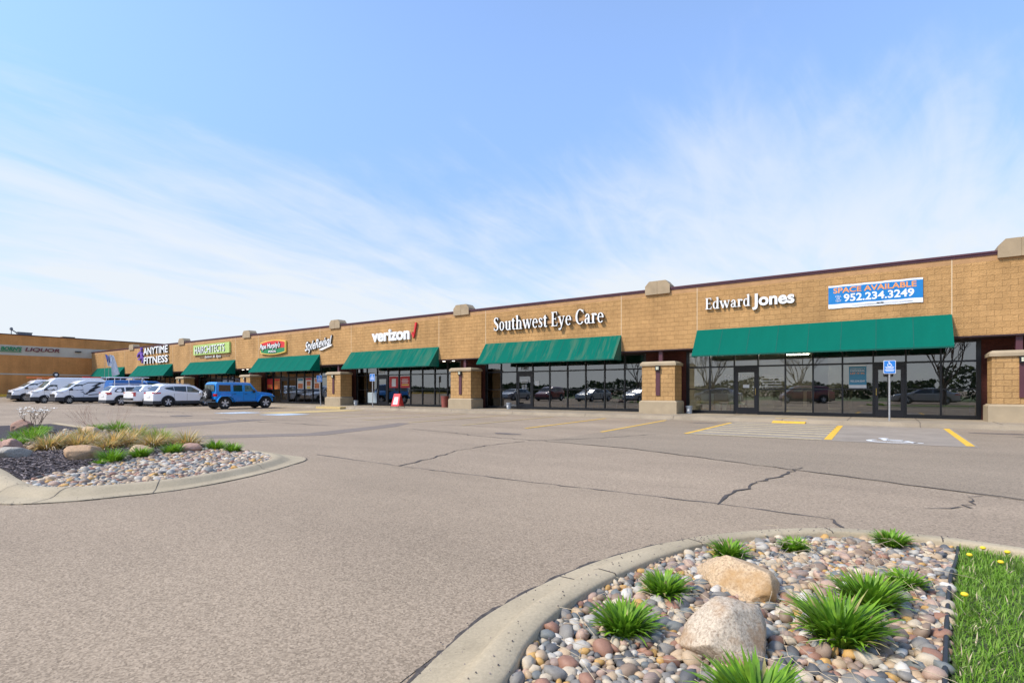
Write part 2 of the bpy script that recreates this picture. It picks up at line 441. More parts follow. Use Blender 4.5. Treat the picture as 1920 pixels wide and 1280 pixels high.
leaf_mat('lawn_light', (0.24, 0.36, 0.06), sc=9)
leaf_mat('grass_tan', (0.70, 0.46, 0.15), var=0.25)
leaf_mat('grass_olive', (0.36, 0.35, 0.11), var=0.25)

def granite(name, base, spot, brown, warm):
    m, n, l, b = newmat(name)
    t = n.new('ShaderNodeTexCoord')
    a = n.new('ShaderNodeTexNoise'); a.inputs['Scale'].default_value = 75; a.inputs['Detail'].default_value = 5; a.inputs['Roughness'].default_value = 0.75
    l.new(t.outputs['Object'], a.inputs['Vector'])
    r1 = n.new('ShaderNodeValToRGB')
    e = r1.color_ramp.elements
    e[0].position = 0.36; e[0].color = lin(spot); e[1].position = 0.50; e[1].color = lin(base)
    x = e.new(0.66); x.color = lin([min(1, v * 1.35) for v in base])
    l.new(a.outputs['Fac'], r1.inputs[0])
    c = n.new('ShaderNodeTexNoise'); c.inputs['Scale'].default_value = 5.0; c.inputs['Detail'].default_value = 6; c.inputs['Roughness'].default_value = 0.65
    l.new(t.outputs['Object'], c.inputs['Vector'])
    mr = n.new('ShaderNodeMapRange'); mr.inputs['From Min'].default_value = .48; mr.inputs['From Max'].default_value = .66; mr.inputs['To Max'].default_value = warm
    l.new(c.outputs['Fac'], mr.inputs['Value'])
    mi = n.new('ShaderNodeMix'); mi.data_type = 'RGBA'
    l.new(mr.outputs[0], mi.inputs['Factor']); l.new(r1.outputs[0], mi.inputs['A']); mi.inputs['B'].default_value = lin(brown)
    l.new(mi.outputs['Result'], b.inputs['Base Color'])
    b.inputs['Roughness'].default_value = 0.85
    bp = n.new('ShaderNodeBump'); bp.inputs['Strength'].default_value = 0.5; bp.inputs['Distance'].default_value = 0.015
    l.new(a.outputs['Fac'], bp.inputs['Height']); l.new(bp.outputs[0], b.inputs['Normal'])
    return m
granite('boulder_pink', (0.53, 0.43, 0.31), (0.30, 0.21, 0.14), (0.36, 0.21, 0.10), 0.9)
granite('boulder_tan', (0.52, 0.37, 0.22), (0.31, 0.20, 0.11), (0.42, 0.24, 0.09), 0.9)
granite('boulder_orange', (0.52, 0.33, 0.18), (0.24, 0.16, 0.11), (0.45, 0.24, 0.09), 0.7)
granite('boulder_grey', (0.40, 0.35, 0.28), (0.22, 0.20, 0.17), (0.34, 0.27, 0.18), 0.6)
granite('boulder_rose', (0.42, 0.25, 0.18), (0.24, 0.14, 0.10), (0.36, 0.18, 0.10), 0.6)
ROCKS = [('grey', (0.22, 0.20, 0.17)), ('slate blue', (0.165, 0.172, 0.16)), ('cream', (0.50, 0.41, 0.29)), ('tan', (0.46, 0.33, 0.20)),
         ('pink', (0.43, 0.29, 0.21)), ('reddish', (0.30, 0.155, 0.10)), ('white', (0.56, 0.51, 0.43)), ('golden', (0.50, 0.29, 0.09)),
         ('brown', (0.25, 0.175, 0.12)), ('dark grey', (0.10, 0.098, 0.095)), ('pale grey', (0.42, 0.385, 0.325)), ('mauve', (0.29, 0.21, 0.165))]
RW = [13, 8, 15, 18, 8, 8, 4, 6, 11, 8, 10, 4]
for nm, c in ROCKS:
    mat('rock_' + nm.replace(' ', '_'), c, 0.6, var=0.22, sc=26, bump=0.12, bsc=70, spec=0.4, det=8)

# ------------------------------------------------------------------ mesh helpers
class MB:
    def __init__(s): s.v = []; s.f = []; s.m = []
    def add(s, vs, fs, m=0):
        o = len(s.v); s.v += [tuple(x) for x in vs]
        for f in fs: s.f.append([i + o for i in f]); s.m.append(m)
        return s
    def box(s, x0, x1, y0, y1, z0, z1, m=0):
        return s.add([(x0, y0, z0), (x1, y0, z0), (x1, y1, z0), (x0, y1, z0), (x0, y0, z1), (x1, y0, z1), (x1, y1, z1), (x0, y1, z1)],
                     [(3, 2, 1, 0), (4, 5, 6, 7), (0, 1, 5, 4), (1, 2, 6, 5), (2, 3, 7, 6), (3, 0, 4, 7)], m)
    def prism(s, poly, axis, a, b, m=0):       # polygon in the two other axes, drawn along axis
        def P(p, t):
            return {'x': (t, p[0], p[1]), 'y': (p[0], t, p[1]), 'z': (p[0], p[1], t)}[axis]
        n = len(poly)
        return s.add([P(p, a) for p in poly] + [P(p, b) for p in poly],
                     [list(range(n))[::-1], list(range(n, 2 * n))] + [(i, (i + 1) % n, n + (i + 1) % n, n + i) for i in range(n)], m)
    def tube(s, pts, r, n=6, m=0, cap=True):
        pts = [Vector(p) for p in pts]
        rs = r if isinstance(r, (list, tuple)) else [r] * len(pts)
        rings = []
        for i, p in enumerate(pts):
            d = (pts[min(i + 1, len(pts) - 1)] - pts[max(i - 1, 0)])
            d = d.normalized() if d.length > 1e-9 else Vector((0, 0, 1))
            u = d.cross(Vector((0, 0, 1)) if abs(d.z) < 0.95 else Vector((1, 0, 0))).normalized()
            v = d.cross(u)
            rings.append([p + (u * math.cos(2 * math.pi * k / n) + v * math.sin(2 * math.pi * k / n)) * rs[i] for k in range(n)])
        fs = []
        for i in range(len(pts) - 1):
            for k in range(n): fs.append((i * n + k, i * n + (k + 1) % n, (i + 1) * n + (k + 1) % n, (i + 1) * n + k))
        if cap: fs.append(list(range(n))[::-1]); fs.append(list(range((len(pts) - 1) * n, len(pts) * n)))
        return s.add([v for r_ in rings for v in r_], fs, m)
    def lathe(s, prof, c=(0, 0, 0), axis='z', n=24, m=0, close=False):   # prof: (radius, height)
        vs = []
        for (r, h) in prof:
            for k in range(n):
                a = 2 * math.pi * k / n
                p, q = r * math.cos(a), r * math.sin(a)
                x = {'z': (p, q, h), 'x': (h, p, q), 'y': (p, h, q)}[axis]
                vs.append((x[0] + c[0], x[1] + c[1], x[2] + c[2]))
        fs = []
        L = len(prof)
        for i in range(L if close else L - 1):
            j = (i + 1) % L
            for k in range(n): fs.append((i * n + k, i * n + (k + 1) % n, j * n + (k + 1) % n, j * n + k))
        if not close:
            fs.append(list(range(n))[::-1]); fs.append(list(range((L - 1) * n, L * n)))
        return s.add(vs, fs, m)
    def build(s, name, mats, parent=None, org=(0, 0, 0), smooth=None, recalc=True, kind=None):
        me = bpy.data.meshes.new(name)
        ox, oy, oz = org
        me.from_pydata([(a - ox, b - oy, c - oz) for a, b, c in s.v], [], s.f)
        if isinstance(mats, str): mats = [mats]
        for x in mats: me.materials.append(M[x])
        me.polygons.foreach_set('material_index', s.m)
        if recalc:
            bm = bmesh.new(); bm.from_mesh(me); bmesh.ops.recalc_face_normals(bm, faces=bm.faces); bm.to_mesh(me); bm.free()
        if smooth is not None:
            me.polygons.foreach_set('use_smooth', [True] * len(me.polygons))
            if smooth < 179: me.set_sharp_from_angle(angle=R(smooth))
        me.update()
        o = bpy.data.objects.new(name, me)
        C.objects.link(o)
        if parent: o.parent = parent
        else: o.location = org
        if kind: o['kind'] = kind
        return o
def tag(o, label, cat, group=None):
    o['label'] = label; o['category'] = cat
    if group: o['group'] = group
    return o
def thing(name, label, cat, loc=(0, 0, 0), rz=0.0, group=None):
    o = bpy.data.objects.new(name, None)
    o.empty_display_size = 0.2
    C.objects.link(o)
    o.location = loc; o.rotation_euler = (0, 0, rz)
    return tag(o, label, cat, group)
def copy_tree(o, parent=None):
    c = o.copy(); C.objects.link(c)
    if parent: c.parent = parent
    for ch in [x for x in kids.get(o.name, [])]: copy_tree(ch, c)
    return c
kids = {}
def index_kids():
    kids.clear()
    for o in S.objects:
        if o.parent: kids.setdefault(o.parent.name, []).append(o)
def catmull(pts, n=6):
    out = []
    P = [pts[0]] + list(pts) + [pts[-1]]
    for i in range(1, len(P) - 2):
        for k in range(n):
            t = k / n
            out.append(tuple(0.5 * (2 * P[i][d] + (P[i + 1][d] - P[i - 1][d]) * t + (2 * P[i - 1][d] - 5 * P[i][d] + 4 * P[i + 1][d] - P[i + 2][d]) * t * t
                                    + (-P[i - 1][d] + 3 * P[i][d] - 3 * P[i + 1][d] + P[i + 2][d]) * t ** 3) for d in range(2)))
    out.append(tuple(pts[-1]))
    return out
def inside(p, poly):
    x, y = p; c = False; j = len(poly) - 1
    for i in range(len(poly)):
        xi, yi = poly[i]; xj, yj = poly[j]
        if (yi > y) != (yj > y) and x < (xj - xi) * (y - yi) / (yj - yi) + xi: c = not c
        j = i
    return c
def interp(prof, t):
    if t <= prof[0][0]: return prof[0][1]
    for (a, b), (c, d) in zip(prof, prof[1:]):
        if t <= c: return b + (d - b) * (t - a) / (c - a) if c > a else d
    return prof[-1][1]
def sheet(name, poly, z, m, kind='structure'):
    mb = MB(); mb.add([(x, y, z) for x, y in poly], [list(range(len(poly)))])
    o = mb.build(name, m)
    if o.data.polygons[0].normal.z < 0: o.data.flip_normals()
    if kind: o['kind'] = kind
    return o
def strip(name, pts, wdt, z, m, jit=0.0, wj=0.0, sub=1, kind='structure'):
    P = []
    for (a, b) in zip(pts, pts[1:]):
        L = math.dist(a, b); k = max(1, int(L / sub))
        for i in range(k):
            t = i / k; P.append((a[0] + (b[0] - a[0]) * t + rnd.gauss(0, jit), a[1] + (b[1] - a[1]) * t + rnd.gauss(0, jit)))
    P.append(pts[-1])
    mb = MB(); vs = []
    for i, p in enumerate(P):
        q, r_ = P[max(i - 1, 0)], P[min(i + 1, len(P) - 1)]
        dx, dy = r_[0] - q[0], r_[1] - q[1]; l = math.hypot(dx, dy) or 1
        w_ = wdt / 2 * (1 + rnd.uniform(-wj, wj))
        vs += [(p[0] - dy / l * w_, p[1] + dx / l * w_, z), (p[0] + dy / l * w_, p[1] - dx / l * w_, z)]
    mb.add(vs, [(2 * i, 2 * i + 1, 2 * i + 3, 2 * i + 2) for i in range(len(P) - 1)])
    o = mb.build(name, m, recalc=False)
    if kind: o['kind'] = kind
    return o

# ------------------------------------------------------------------ ground
def gz(x):       # the lot rises a little towards the far brick building
    t = min(max((-70.0 - x) / 10.0, 0), 1)
    return 0.55 * t * t * (3 - 2 * t)
mb = MB()
gx = [-900, -300, -140, -100, -84] + [-80 + i for i in range(0, 12)] + [-60, -40, -20, -10, 0, 10, 20, 60, 300, 900]
gy = [-900, -300, -100, -40, 0, 30, 60, 120, 300, 900]
vs = [(x, y, gz(x)) for x in gx for y in gy]
ny = len(gy)
mb.add(vs, [(i * ny + j, (i + 1) * ny + j, (i + 1) * ny + j + 1, i * ny + j + 1) for i in range(len(gx) - 1) for j in range(ny - 1)])
mb.build('parking_lot', 'asphalt', kind='structure', smooth=180)
# smoother drive lane in the foreground, ending at the long crack
lane = [(-8.9, 6.2), (-6.27, 6.03), (-3.82, 6.0), (-1.49, 6.0), (-0.4, 5.9), (-0.28, 5.55), (-0.9, 5.0), (-1.5, 4.0), (-1.72, 3.0), (-1.7, 1.8), (-1.0, -3), (-1, -14), (-14, -14), (-9, -2), (-7.6, 1.2), (-7.1, 2.4), (-7.15, 3.6), (-7.9, 5.2)]
sheet('drive_lane', lane, 0.004, 'asphalt_lane')
sheet('repaved_strip', [(-7.35, 22.05), (-6.85, 14.4), (-6.75, 11.05), (-4.3, 10.65), (-1.2, 9.3), (1.6, 8.0), (4.5, 6.9), (9, 5.4), (30, 5.0), (30, 22.05)], 0.004, 'asphalt_dark')
sheet('asphalt_patch', [(-14.3, 6.5), (-12.6, 9.0), (-13.6, 12.6), (-14.6, 14.2), (-15.1, 14.1), (-14.4, 12.3), (-13.6, 9.2), (-15.6, 6.7)], 0.0045, 'asphalt_patch')
sheet('asphalt_patch', [(-18.9, 6.6), (-19.7, 8.6), (-21.3, 12.6), (-22.2, 12.4), (-21.8, 8.2), (-21.5, 6.6)], 0.0045, 'asphalt_patch')
strip('seam_crack', [(-8.9, 6.22), (-6.27, 6.03), (-3.82, 6.0), (-1.49, 6.0), (-0.4, 5.9), (-0.3, 5.6)], 0.026, 0.008, 'crack_tar', 0.012, 0.5, 0.15)
strip('crack', [(-1.49, 6.0), (-1.5, 6.7), (-1.42, 7.5), (-1.2, 8.6), (-1.05, 9.6)], 0.03, 0.009, 'crack_tar', 0.03, 0.6, 0.16)
strip('crack', [(-6.45, 6.05), (-6.7, 7.0), (-7.1, 8.2), (-7.25, 9.4), (-7.1, 10.7)], 0.026, 0.008, 'crack_tar', 0.03, 0.6, 0.2)
strip('crack', [(-12.41, 12.11), (-10.2, 11.7), (-8.86, 11.2), (-6.6, 11.05), (-4.3, 10.65), (-1.2, 9.3), (1.6, 8.0), (4.5, 6.9)], 0.026, 0.009, 'crack_tar', 0.03, 0.6, 0.25)
strip('crack', [(0.4, 7.0), (0.75, 7.3), (0.8, 7.8), (0.95, 8.2)], 0.018, 0.0085, 'crack_tar', 0.04, 0.6, 0.12)
strip('crack', [(-7.1, 10.9), (-6.0, 12.6), (-5.2, 14.5)], 0.03, 0.0085, 'crack_tar', 0.04, 0.6, 0.25)
strip('crack', [(-24, 11.5), (-19, 13.0), (-15, 14.0), (-10, 14.4)], 0.03, 0.008, 'crack_tar', 0.05, 0.6, 0.3)
strip('crack', [(-45, 8.5), (-33, 10.5), (-24, 11.5), (-16, 11.6)], 0.04, 0.008, 'crack_tar', 0.06, 0.6, 0.4)
strip('crack', [(-52, 14.2), (-40, 14.0), (-30, 13.4)], 0.05, 0.008, 'crack_tar', 0.06, 0.6, 0.4)
for x, y, a, b in ((2.9, 20.3, 0.9, 0.35), (3.3, 19.2, 0.5, 0.16), (-5.6, 20.6, 0.6, 0.3), (-8.8, 12.3, 0.5, 0.25), (-28, 12, 1.0, 0.5)):
    sheet('oil_stain', [(x + a * math.cos(k * .45) * rnd.uniform(.6, 1.1), y + b * math.sin(k * .45) * rnd.uniform(.6, 1.1)) for k in range(14)], 0.0075, 'oil_stain')

# sidewalk with kerb, gutter and joints
mb = MB()
mb.prism([(21.95, 0.012), (21.95, -0.2), (27.2, -0.2), (27.2, 0.155), (22.52, 0.155), (22.44, 0.14), (22.40, 0.025)], 'x', -81.6, 30)
mb.build('sidewalk', 'sidewalk_concrete', kind='structure')
for i in range(46):
    x = 13.5 - i * 2.08
    strip('sidewalk_joint', [(x, 22.55), (x, 26.0)], 0.02, 0.159, 'crack_tar', 0, 0.2)
    if i % 2 == 0 and x > -34:
        m2 = MB(); P = [(21.96, .015), (22.395, .028), (22.436, .143), (22.516, .158), (22.56, .158)]; m2.add([(x + e, y, z) for y, z in P for e in (-.008, .008)], [(2 * q, 2 * q + 1, 2 * q + 3, 2 * q + 2) for q in range(4)]); m2.build('kerb_joint', 'crack_tar', kind='structure', recalc=False)
mb = MB()
mb.add([(-3.45, 22.05, 0.018), (-2.35, 22.05, 0.018), (-2.35, 22.95, 0.162), (-3.45, 22.95, 0.162), (-3.45, 22.05, -0.05), (-2.35, 22.05, -0.05), (-2.35, 22.95, -0.05), (-3.45, 22.95, -0.05)],
       [(0, 1, 2, 3), (4, 5, 1, 0), (5, 6, 2, 1), (6, 7, 3, 2), (7, 4, 0, 3)])
o = mb.build('ramp_panel', 'yellow_paint'); tag(o, 'yellow ramp panel set into the kerb before the storefront with the large banner', 'ramp panel')
mb = MB(); mb.box(-31.6, -29.0, 22.0, 22.9, 0.0, 0.163)
o = mb.build('ramp_panel', 'faded_yellow'); tag(o, 'faded yellow ramp panel by the pillar left of the red letter board', 'ramp panel')

# accessible stalls on concrete, painted lines
sheet('concrete_pad', [(-4.75, 21.95), (-4.62, 15.15), (1.7, 15.05), (1.8, 21.95)], 0.0085, 'pad_concrete')
def line(name, a, b, wd, m, z=0.0125): return strip(name, [a, b], wd, z, m)
line('painted_line', (-4.73, 21.3), (-4.6, 15.2), 0.12, 'yellow_paint')
line('painted_line', (-1.22, 21.7), (-1.13, 15.35), 0.17, 'yellow_paint')
line('painted_line', (1.66, 21.9), (1.58, 15.3), 0.15, 'yellow_paint')
for k in range(7):
    y = 15.25 + k * 0.98
    line('painted_line', (-4.55, y), (-1.25, y + 0.02), 0.22 if k else 0.15, 'hatch_yellow')
for k in range(15):
    x0 = -6.84 - 2.68 * k
    line('painted_line', (x0 - 0.5, 21.6), (x0, 14.4), 0.11, 'yellow_paint' if k < 2 else 'faded_yellow', 0.0095)
for k in range(12):
    line('painted_line', (-47.6 - 2.72 * k + 1.3, 21.6), (-47.6 - 2.72 * k + 1.3, 15.6), 0.1, 'white_paint', gz(-47.6 - 2.72 * k) + 0.0095)
def wheelchair(mb, c, s, m=0):        # the accessible symbol, drawn with strokes in the xy plane
    def st(p, q, w_):
        dx, dy = q[0] - p[0], q[1] - p[1]; l = math.hypot(dx, dy); nx, ny_ = -dy / l * w_ / 2, dx / l * w_ / 2
        mb.add([c(p[0] + nx, p[1] + ny_), c(q[0] + nx, q[1] + ny_), c(q[0] - nx, q[1] - ny_), c(p[0] - nx, p[1] - ny_)], [(0, 1, 2, 3)], m)
    a = [k * 2 * math.pi / 12 for k in range(12)]
    mb.add([c(-0.12 + 0.1 * math.cos(t), 0.92 + 0.1 * math.sin(t)) for t in a], [list(range(12))], m)
    st((-0.12, 0.8), (-0.06, 0.34), 0.12); st((-0.08, 0.6), (0.22, 0.6), 0.1); st((-0.06, 0.38), (0.26, 0.38), 0.12)
    st((0.25, 0.40), (0.40, 0.0), 0.12); st((0.38, 0.04), (0.54, 0.04), 0.1)
    arc = [(-0.04 + 0.34 * math.cos(R(t)), 0.2 + 0.34 * math.sin(R(t))) for t in range(130, 345, 15)]
    for p, q in zip(arc, arc[1:]): st(p, q, 0.1)
mb = MB(); wheelchair(mb, lambda x, y: (0.15 + x * 1.15, 15.5 + y * 1.15, 0.013), 1)
mb.build('painted_symbol', 'white_paint', kind='structure', recalc=False)
for x, y in ((-29.1, 14.6), (-25.1, 14.9)):
    mb = MB(); a = 0.95
    mb.add([(x - a, y - .1, .0105), (x + a, y - .1, .0105), (x + a, y + 1.6, .0105), (x - a, y + 1.6, .0105)], [(0, 1, 2, 3)], 0)
    wheelchair(mb, lambda p, q: (x + p * 1.3, y + 0.1 + q * 1.2, 0.0145), 1, 1)
    mb.build('painted_symbol', ['faded_blue_paint', 'white_paint'], kind='structure', recalc=False)
sheet('painted_aisle', [(-28.3, 16.0), (-28.4, 21.8), (-26.4, 21.8), (-26.2, 16.0)], 0.0082, 'faded_yellow')
for k in range(4):
    line('painted_line', (-33.9 + k * 0.1, 21.5 - k), (-31.0, 21.5 - k), 0.12, 'faded_yellow')

# ------------------------------------------------------------------ the long mall building
YF = 24.72
mall = thing('strip_mall', 'long single storey tan block retail building with green awnings and plum trim', 'building', (-34, YF, 0))
ORG = (-34, YF, 0)
def part(mb, name, mats, parent=None, **k): return mb.build(name, mats, parent or mall, ORG, **k)
XL, XR = -81.97, 17.0
mb = MB()
mb.box(XL, XR, YF, YF + 0.4, 3.17, 5.74, 0)
mb.box(XL, XR, YF, YF + 0.4, 5.74, 5.94, 1)
wall = part(mb, 'wall', ['split_block', 'smooth_block'])
mb = MB(); mb.box(XL, XR, YF - 0.03, YF + 0.46, 5.94, 6.01); mb.box(XL, XR, YF - 0.06, YF + 0.5, 6.01, 6.075)
part(mb, 'coping', 'plum_metal')
mb = MB(); mb.box(XL, XR, YF + 0.45, 46, 5.35, 5.5); part(mb, 'roof', 'roof_grey')
mb = MB(); mb.box(XL, XR, YF + 0.003, 26.02, 3.12, 3.168); part(mb, 'soffit', 'plum_dark')
mb = MB(); mb.box(XL, XR, 25.13, 26.0, 3.172, 3.3); part(mb, 'soffit_beam', 'plum_dark')
AWN = [(-6.95, 2.03), (-19.13, -10.64), (-31.33, -22.83), (-43.51, -34.98), (-55.72, -47.24), (-68.05, -59.49), (-80.1, -71.64)]
for i, (a, b) in enumerate(AWN):
    for x in (a, b):
        m2 = MB(); m2.box(x - 0.016, x + 0.016, YF - 0.003, YF + 0.1, 3.172, 5.93); part(m2, 'control_joint', 'joint_sealant')
# awnings: sloping fabric, closed ends, folded hem
for i, (a, b) in enumerate(AWN):
    m2 = MB()
    z1, z0, y1, y0 = 3.97, 2.78, YF - 0.004, 23.84
    n = max(2, int((b - a) / 1.05))
    ss = 6
    for k in range(n):                       # fabric sags a little between the frame ribs
        xa, xb = a + (b - a) * k / n, a + (b - a) * (k + 1) / n
        grid = []
        for q in range(ss + 1):
            for t in range(9):
                u, v = q / ss, t / 8
                sag = 0.026 * math.sin(math.pi * u) * math.sin(math.pi * v)
                grid.append((xa + (xb - xa) * u, y1 + (y0 - y1) * v + sag, z1 + (z0 - z1) * v - sag))
        m2.add(grid, [(q * 9 + t, (q + 1) * 9 + t, (q + 1) * 9 + t + 1, q * 9 + t + 1) for q in range(ss) for t in range(8)])
    m2.add([(a, y0, z0), (b, y0, z0), (b, y0 + .005, z0 - .06), (a, y0 + .005, z0 - .06)], [(0, 1, 2, 3)], 1)
    for x in (a, b):
        m2.add([(x, y1, z1), (x, y0, z0), (x, y0 + .005, z0 - .06), (x, y1, z0 - .06)], [(0, 1, 2, 3)])
    for k in range(1, n):
        x = a + (b - a) * k / n
        m2.add([(x - .012, y1, z1 + .004), (x + .012, y1, z1 + .004), (x + .012, y0 - .003, z0 + .003), (x - .012, y0 - .003, z0 + .003)], [(0, 1, 2, 3)], 1)
    aw = part(m2, 'awning', ['awning_rusty' if i == 1 else 'awning_rust' if i == 2 else 'awning_green', 'awning_seam'], smooth=30, recalc=False)
    aw['label'] = ['plain clean green awning', 'green awning with heavy rust streaks', 'green awning with faint rust streaks'][i] if i < 3 else 'plain green awning'
    m2 = MB()
    for k in range(n + 1):
        x = a + 0.03 + (b - a - 0.06) * k / n
        m2.tube([(x, y1 - 0.02, z1 - 0.05), (x, y0 + 0.05, z0 - 0.03), (x, y1 - 0.02, z0 - 0.03)], 0.014, 5)
    m2.tube([(a + .03, y0 + .05, z0 - .03), (b - .03, y0 + .05, z0 - .03)], 0.016, 5)
    m2.build('awning_frame', 'galvanized', aw, ORG)

# parapet caps and pillars
CAPX = [3.85] + [-8.78 - 12.17 * k for k in range(6)]
PILX = [3.86] + [-8.67 - 12.14 * k for k in range(6)]
for cx in CAPX + [-78.9]:
    if cx == -78.9: continue
    m2 = MB()
    w2 = 0.60
    m2.prism([(cx - w2, 5.80), (cx - 0.012, 5.80), (cx - 0.012, 6.43), (cx - 0.40, 6.43), (cx - w2, 6.21)], 'y', YF - 0.10, YF + 0.55)
    m2.prism([(cx + w2, 5.80), (cx + w2, 6.21), (cx + 0.40, 6.43), (cx + 0.012, 6.43), (cx + 0.012, 5.80)], 'y', YF - 0.10, YF + 0.55)
    m2.box(cx - 0.012, cx + 0.012, YF - 0.09, YF + 0.54, 5.81, 6.42)
    part(m2, 'parapet_cap', 'precast')
for i, cx in enumerate(PILX):
    m2 = MB(); m2.box(cx - 0.79, cx + 0.79, 24.43, 25.42, 0.74, 2.40)
    pil = part(m2, 'pillar', 'pier_block')
    m2 = MB()
    x0, x1, y0, y1 = cx - 0.90, cx + 0.90, 24.33, 25.46
    m2.box(x0, x1, y0, y1, 0.155, 0.70)
    c = 0.09
    m2.add([(x0, y0, .70), (x1, y0, .70), (x1, y1, .70), (x0, y1, .70), (x0 + c, y0 + c, .765), (x1 - c, y0 + c, .765), (x1 - c, y1 - .02, .765), (x0 + c, y1 - .02, .765)],
           [(0, 1, 5, 4), (1, 2, 6, 5), (2, 3, 7, 6), (3, 0, 4, 7), (4, 5, 6, 7)])
    m2.build('pillar_base', 'precast_base', pil, ORG)
    m2 = MB()
    x0, x1, y0, y1 = cx - 0.86, cx + 0.86, 24.36, 25.47
    m2.box(x0, x1, y0, y1, 2.40, 2.51)
    m2.add([(x0, y0, 2.51), (x1, y0, 2.51), (x1, y1, 2.51), (x0, y1, 2.51), (x0 + c, y0 + c, 2.60), (x1 - c, y0 + c, 2.60), (x1 - c, y1 - c, 2.60), (x0 + c, y1 - c, 2.60)],
           [(0, 1, 5, 4), (1, 2, 6, 5), (2, 3, 7, 6), (3, 0, 4, 7), (4, 5, 6, 7)])
    m2.build('pillar_cap', 'precast_base', pil, ORG)
    m2 = MB(); m2.box(cx - 0.10, cx + 0.10, 24.385, 24.432, 1.0, 2.16); m2.build('accent_bar', 'plum_metal', pil, ORG)
    m2 = MB(); m2.box(cx - 0.11, cx + 0.11, 24.30, 24.432, 2.16, 2.38, 0)
    for sx in (-1, 1):
        for sz in (-1, 1):
            m2.box(cx + sx * 0.035 - .028, cx + sx * 0.035 + .028, 24.295, 24.302, 2.275 + sz * .035 - .028, 2.275 + sz * .035 + .028, 1)
    m2.build('wall_lamp', ['black_frame', 'lamp_lens'], pil, ORG)
    m2 = MB(); m2.box(cx - 0.12, cx + 0.06, 24.86, 25.04, 2.60, 3.12); part(m2, 'steel_post', 'plum_metal')

# storefronts
B1 = [-7.74, -6.71, -5.62, -4.61, -3.51, -2.45, -1.38, -0.32, 0.74, 1.81, 2.90]
def even(a, b, n): return [a + (b - a) * i / n for i in range(n + 1)]
BAYS = [(B1, [2, 7])]
BAYS.append(([-20.04, -18.92, -17.77, -16.65, -15.51, -14.36, -13.24, -12.12, -10.99, -9.88], [2]))
for k in range(1, 6):
    a = -20.04 - 12.22 * k
    BAYS.append((even(a, a + 10.16, 9), [2 if k < 3 else 3]))
YS = 26.0
SIDE = [XR]
for bi, (xs, doors) in enumerate(BAYS):
    m2 = MB()
    fz0, fz1 = 0.155, 3.118
    for k, x in enumerate(xs):
        wdt = 0.07 if k in (0, len(xs) - 1) else 0.03
        m2.box(x - wdt, x + wdt, YS - 0.06, YS + 0.06, fz0, fz1)
    for k in range(len(xs) - 1):
        a, b = xs[k] + 0.03, xs[k + 1] - 0.03
        if k == 0: a = xs[k] + 0.07
        if k == len(xs) - 2: b = xs[k + 1] - 0.07
        bars = [(2.30, 2.37), (3.06, fz1)]
        if k not in doors: bars += [(fz0, 0.30), (1.265, 1.315)]
        else: bars += [(2.20, 2.30)]
        for z0, z1 in bars: m2.box(a, b, YS - 0.055, YS + 0.055, z0, z1)
    sf = part(m2, 'storefront', 'black_frame')
    for k in range(len(xs) - 1):
        a, b = xs[k] + 0.02, xs[k + 1] - 0.02
        p = MB()
        tilt = rnd.uniform(-0.004, 0.004)
        def pane(z0, z1):
            p.add([(a, YS + tilt, z0), (b, YS - tilt, z0), (b, YS - tilt, z1), (a, YS + tilt, z1)], [(0, 1, 2, 3)])
        pane(2.36, 3.07)
        if k not in doors: pane(0.29, 1.27); pane(1.31, 2.31)
        p.build('window_pane', 'store_glass', sf, ORG, recalc=False)
        if k in doors:
            a, b = xs[k] + 0.035, xs[k + 1] - 0.035
            d = MB()
            d.box(a, a + .13, YS - .035, YS + .02, .17, 2.195); d.box(b - .13, b, YS - .035, YS + .02, .17, 2.195)
            d.box(a + .13, b - .13, YS - .035, YS + .02, 2.06, 2.195); d.box(a + .13, b - .13, YS - .035, YS + .02, .17, .46)
            d.build('door', 'bronze_door', sf, ORG)
            p = MB(); a, b = a + .12, b - .12
            p.add([(a, YS - .01, .45), (b, YS - .01, .45), (b, YS - .01, 2.07), (a, YS - .01, 2.07)], [(0, 1, 2, 3)])
            p.build('door_pane', 'store_glass', sf, ORG, recalc=False)
            p = MB(); hx = xs[k] + 0.10 if bi != 0 or k == 7 else xs[k + 1] - 0.10
            p.tube([(hx, YS - .035, 1.05), (hx, YS - .10, 1.05), (hx, YS - .10, 1.32), (hx, YS - .035, 1.32)], .012, 6)
            p.build('door_handle', 'galvanized' if bi else 'sign_gold', sf, ORG)
            p = MB(); p.box(xs[k] + .06, xs[k + 1] - .06, YS - .62, YS - .1, .16, .17)
            if bi == 1: p.build('door_mat', 'car_black', None, (xs[k], YS, .16)); tag(bpy.data.objects['door_mat'], 'black mat on the walk before the eye clinic door', 'door mat')
# brick piers between storefronts
ends = [(BAYS[i + 1][0][-1] + 0.07, BAYS[i][0][0] - 0.07) for i in range(len(BAYS) - 1)] + [(2.97, 5.0), (XL, BAYS[-1][0][0] - 0.07)]
for a, b in ends:
    m2 = MB(); m2.box(a, b, YS - 0.10, YS + 0.3, 0.155, 3.118); part(m2, 'brick_pier', 'red_brick')
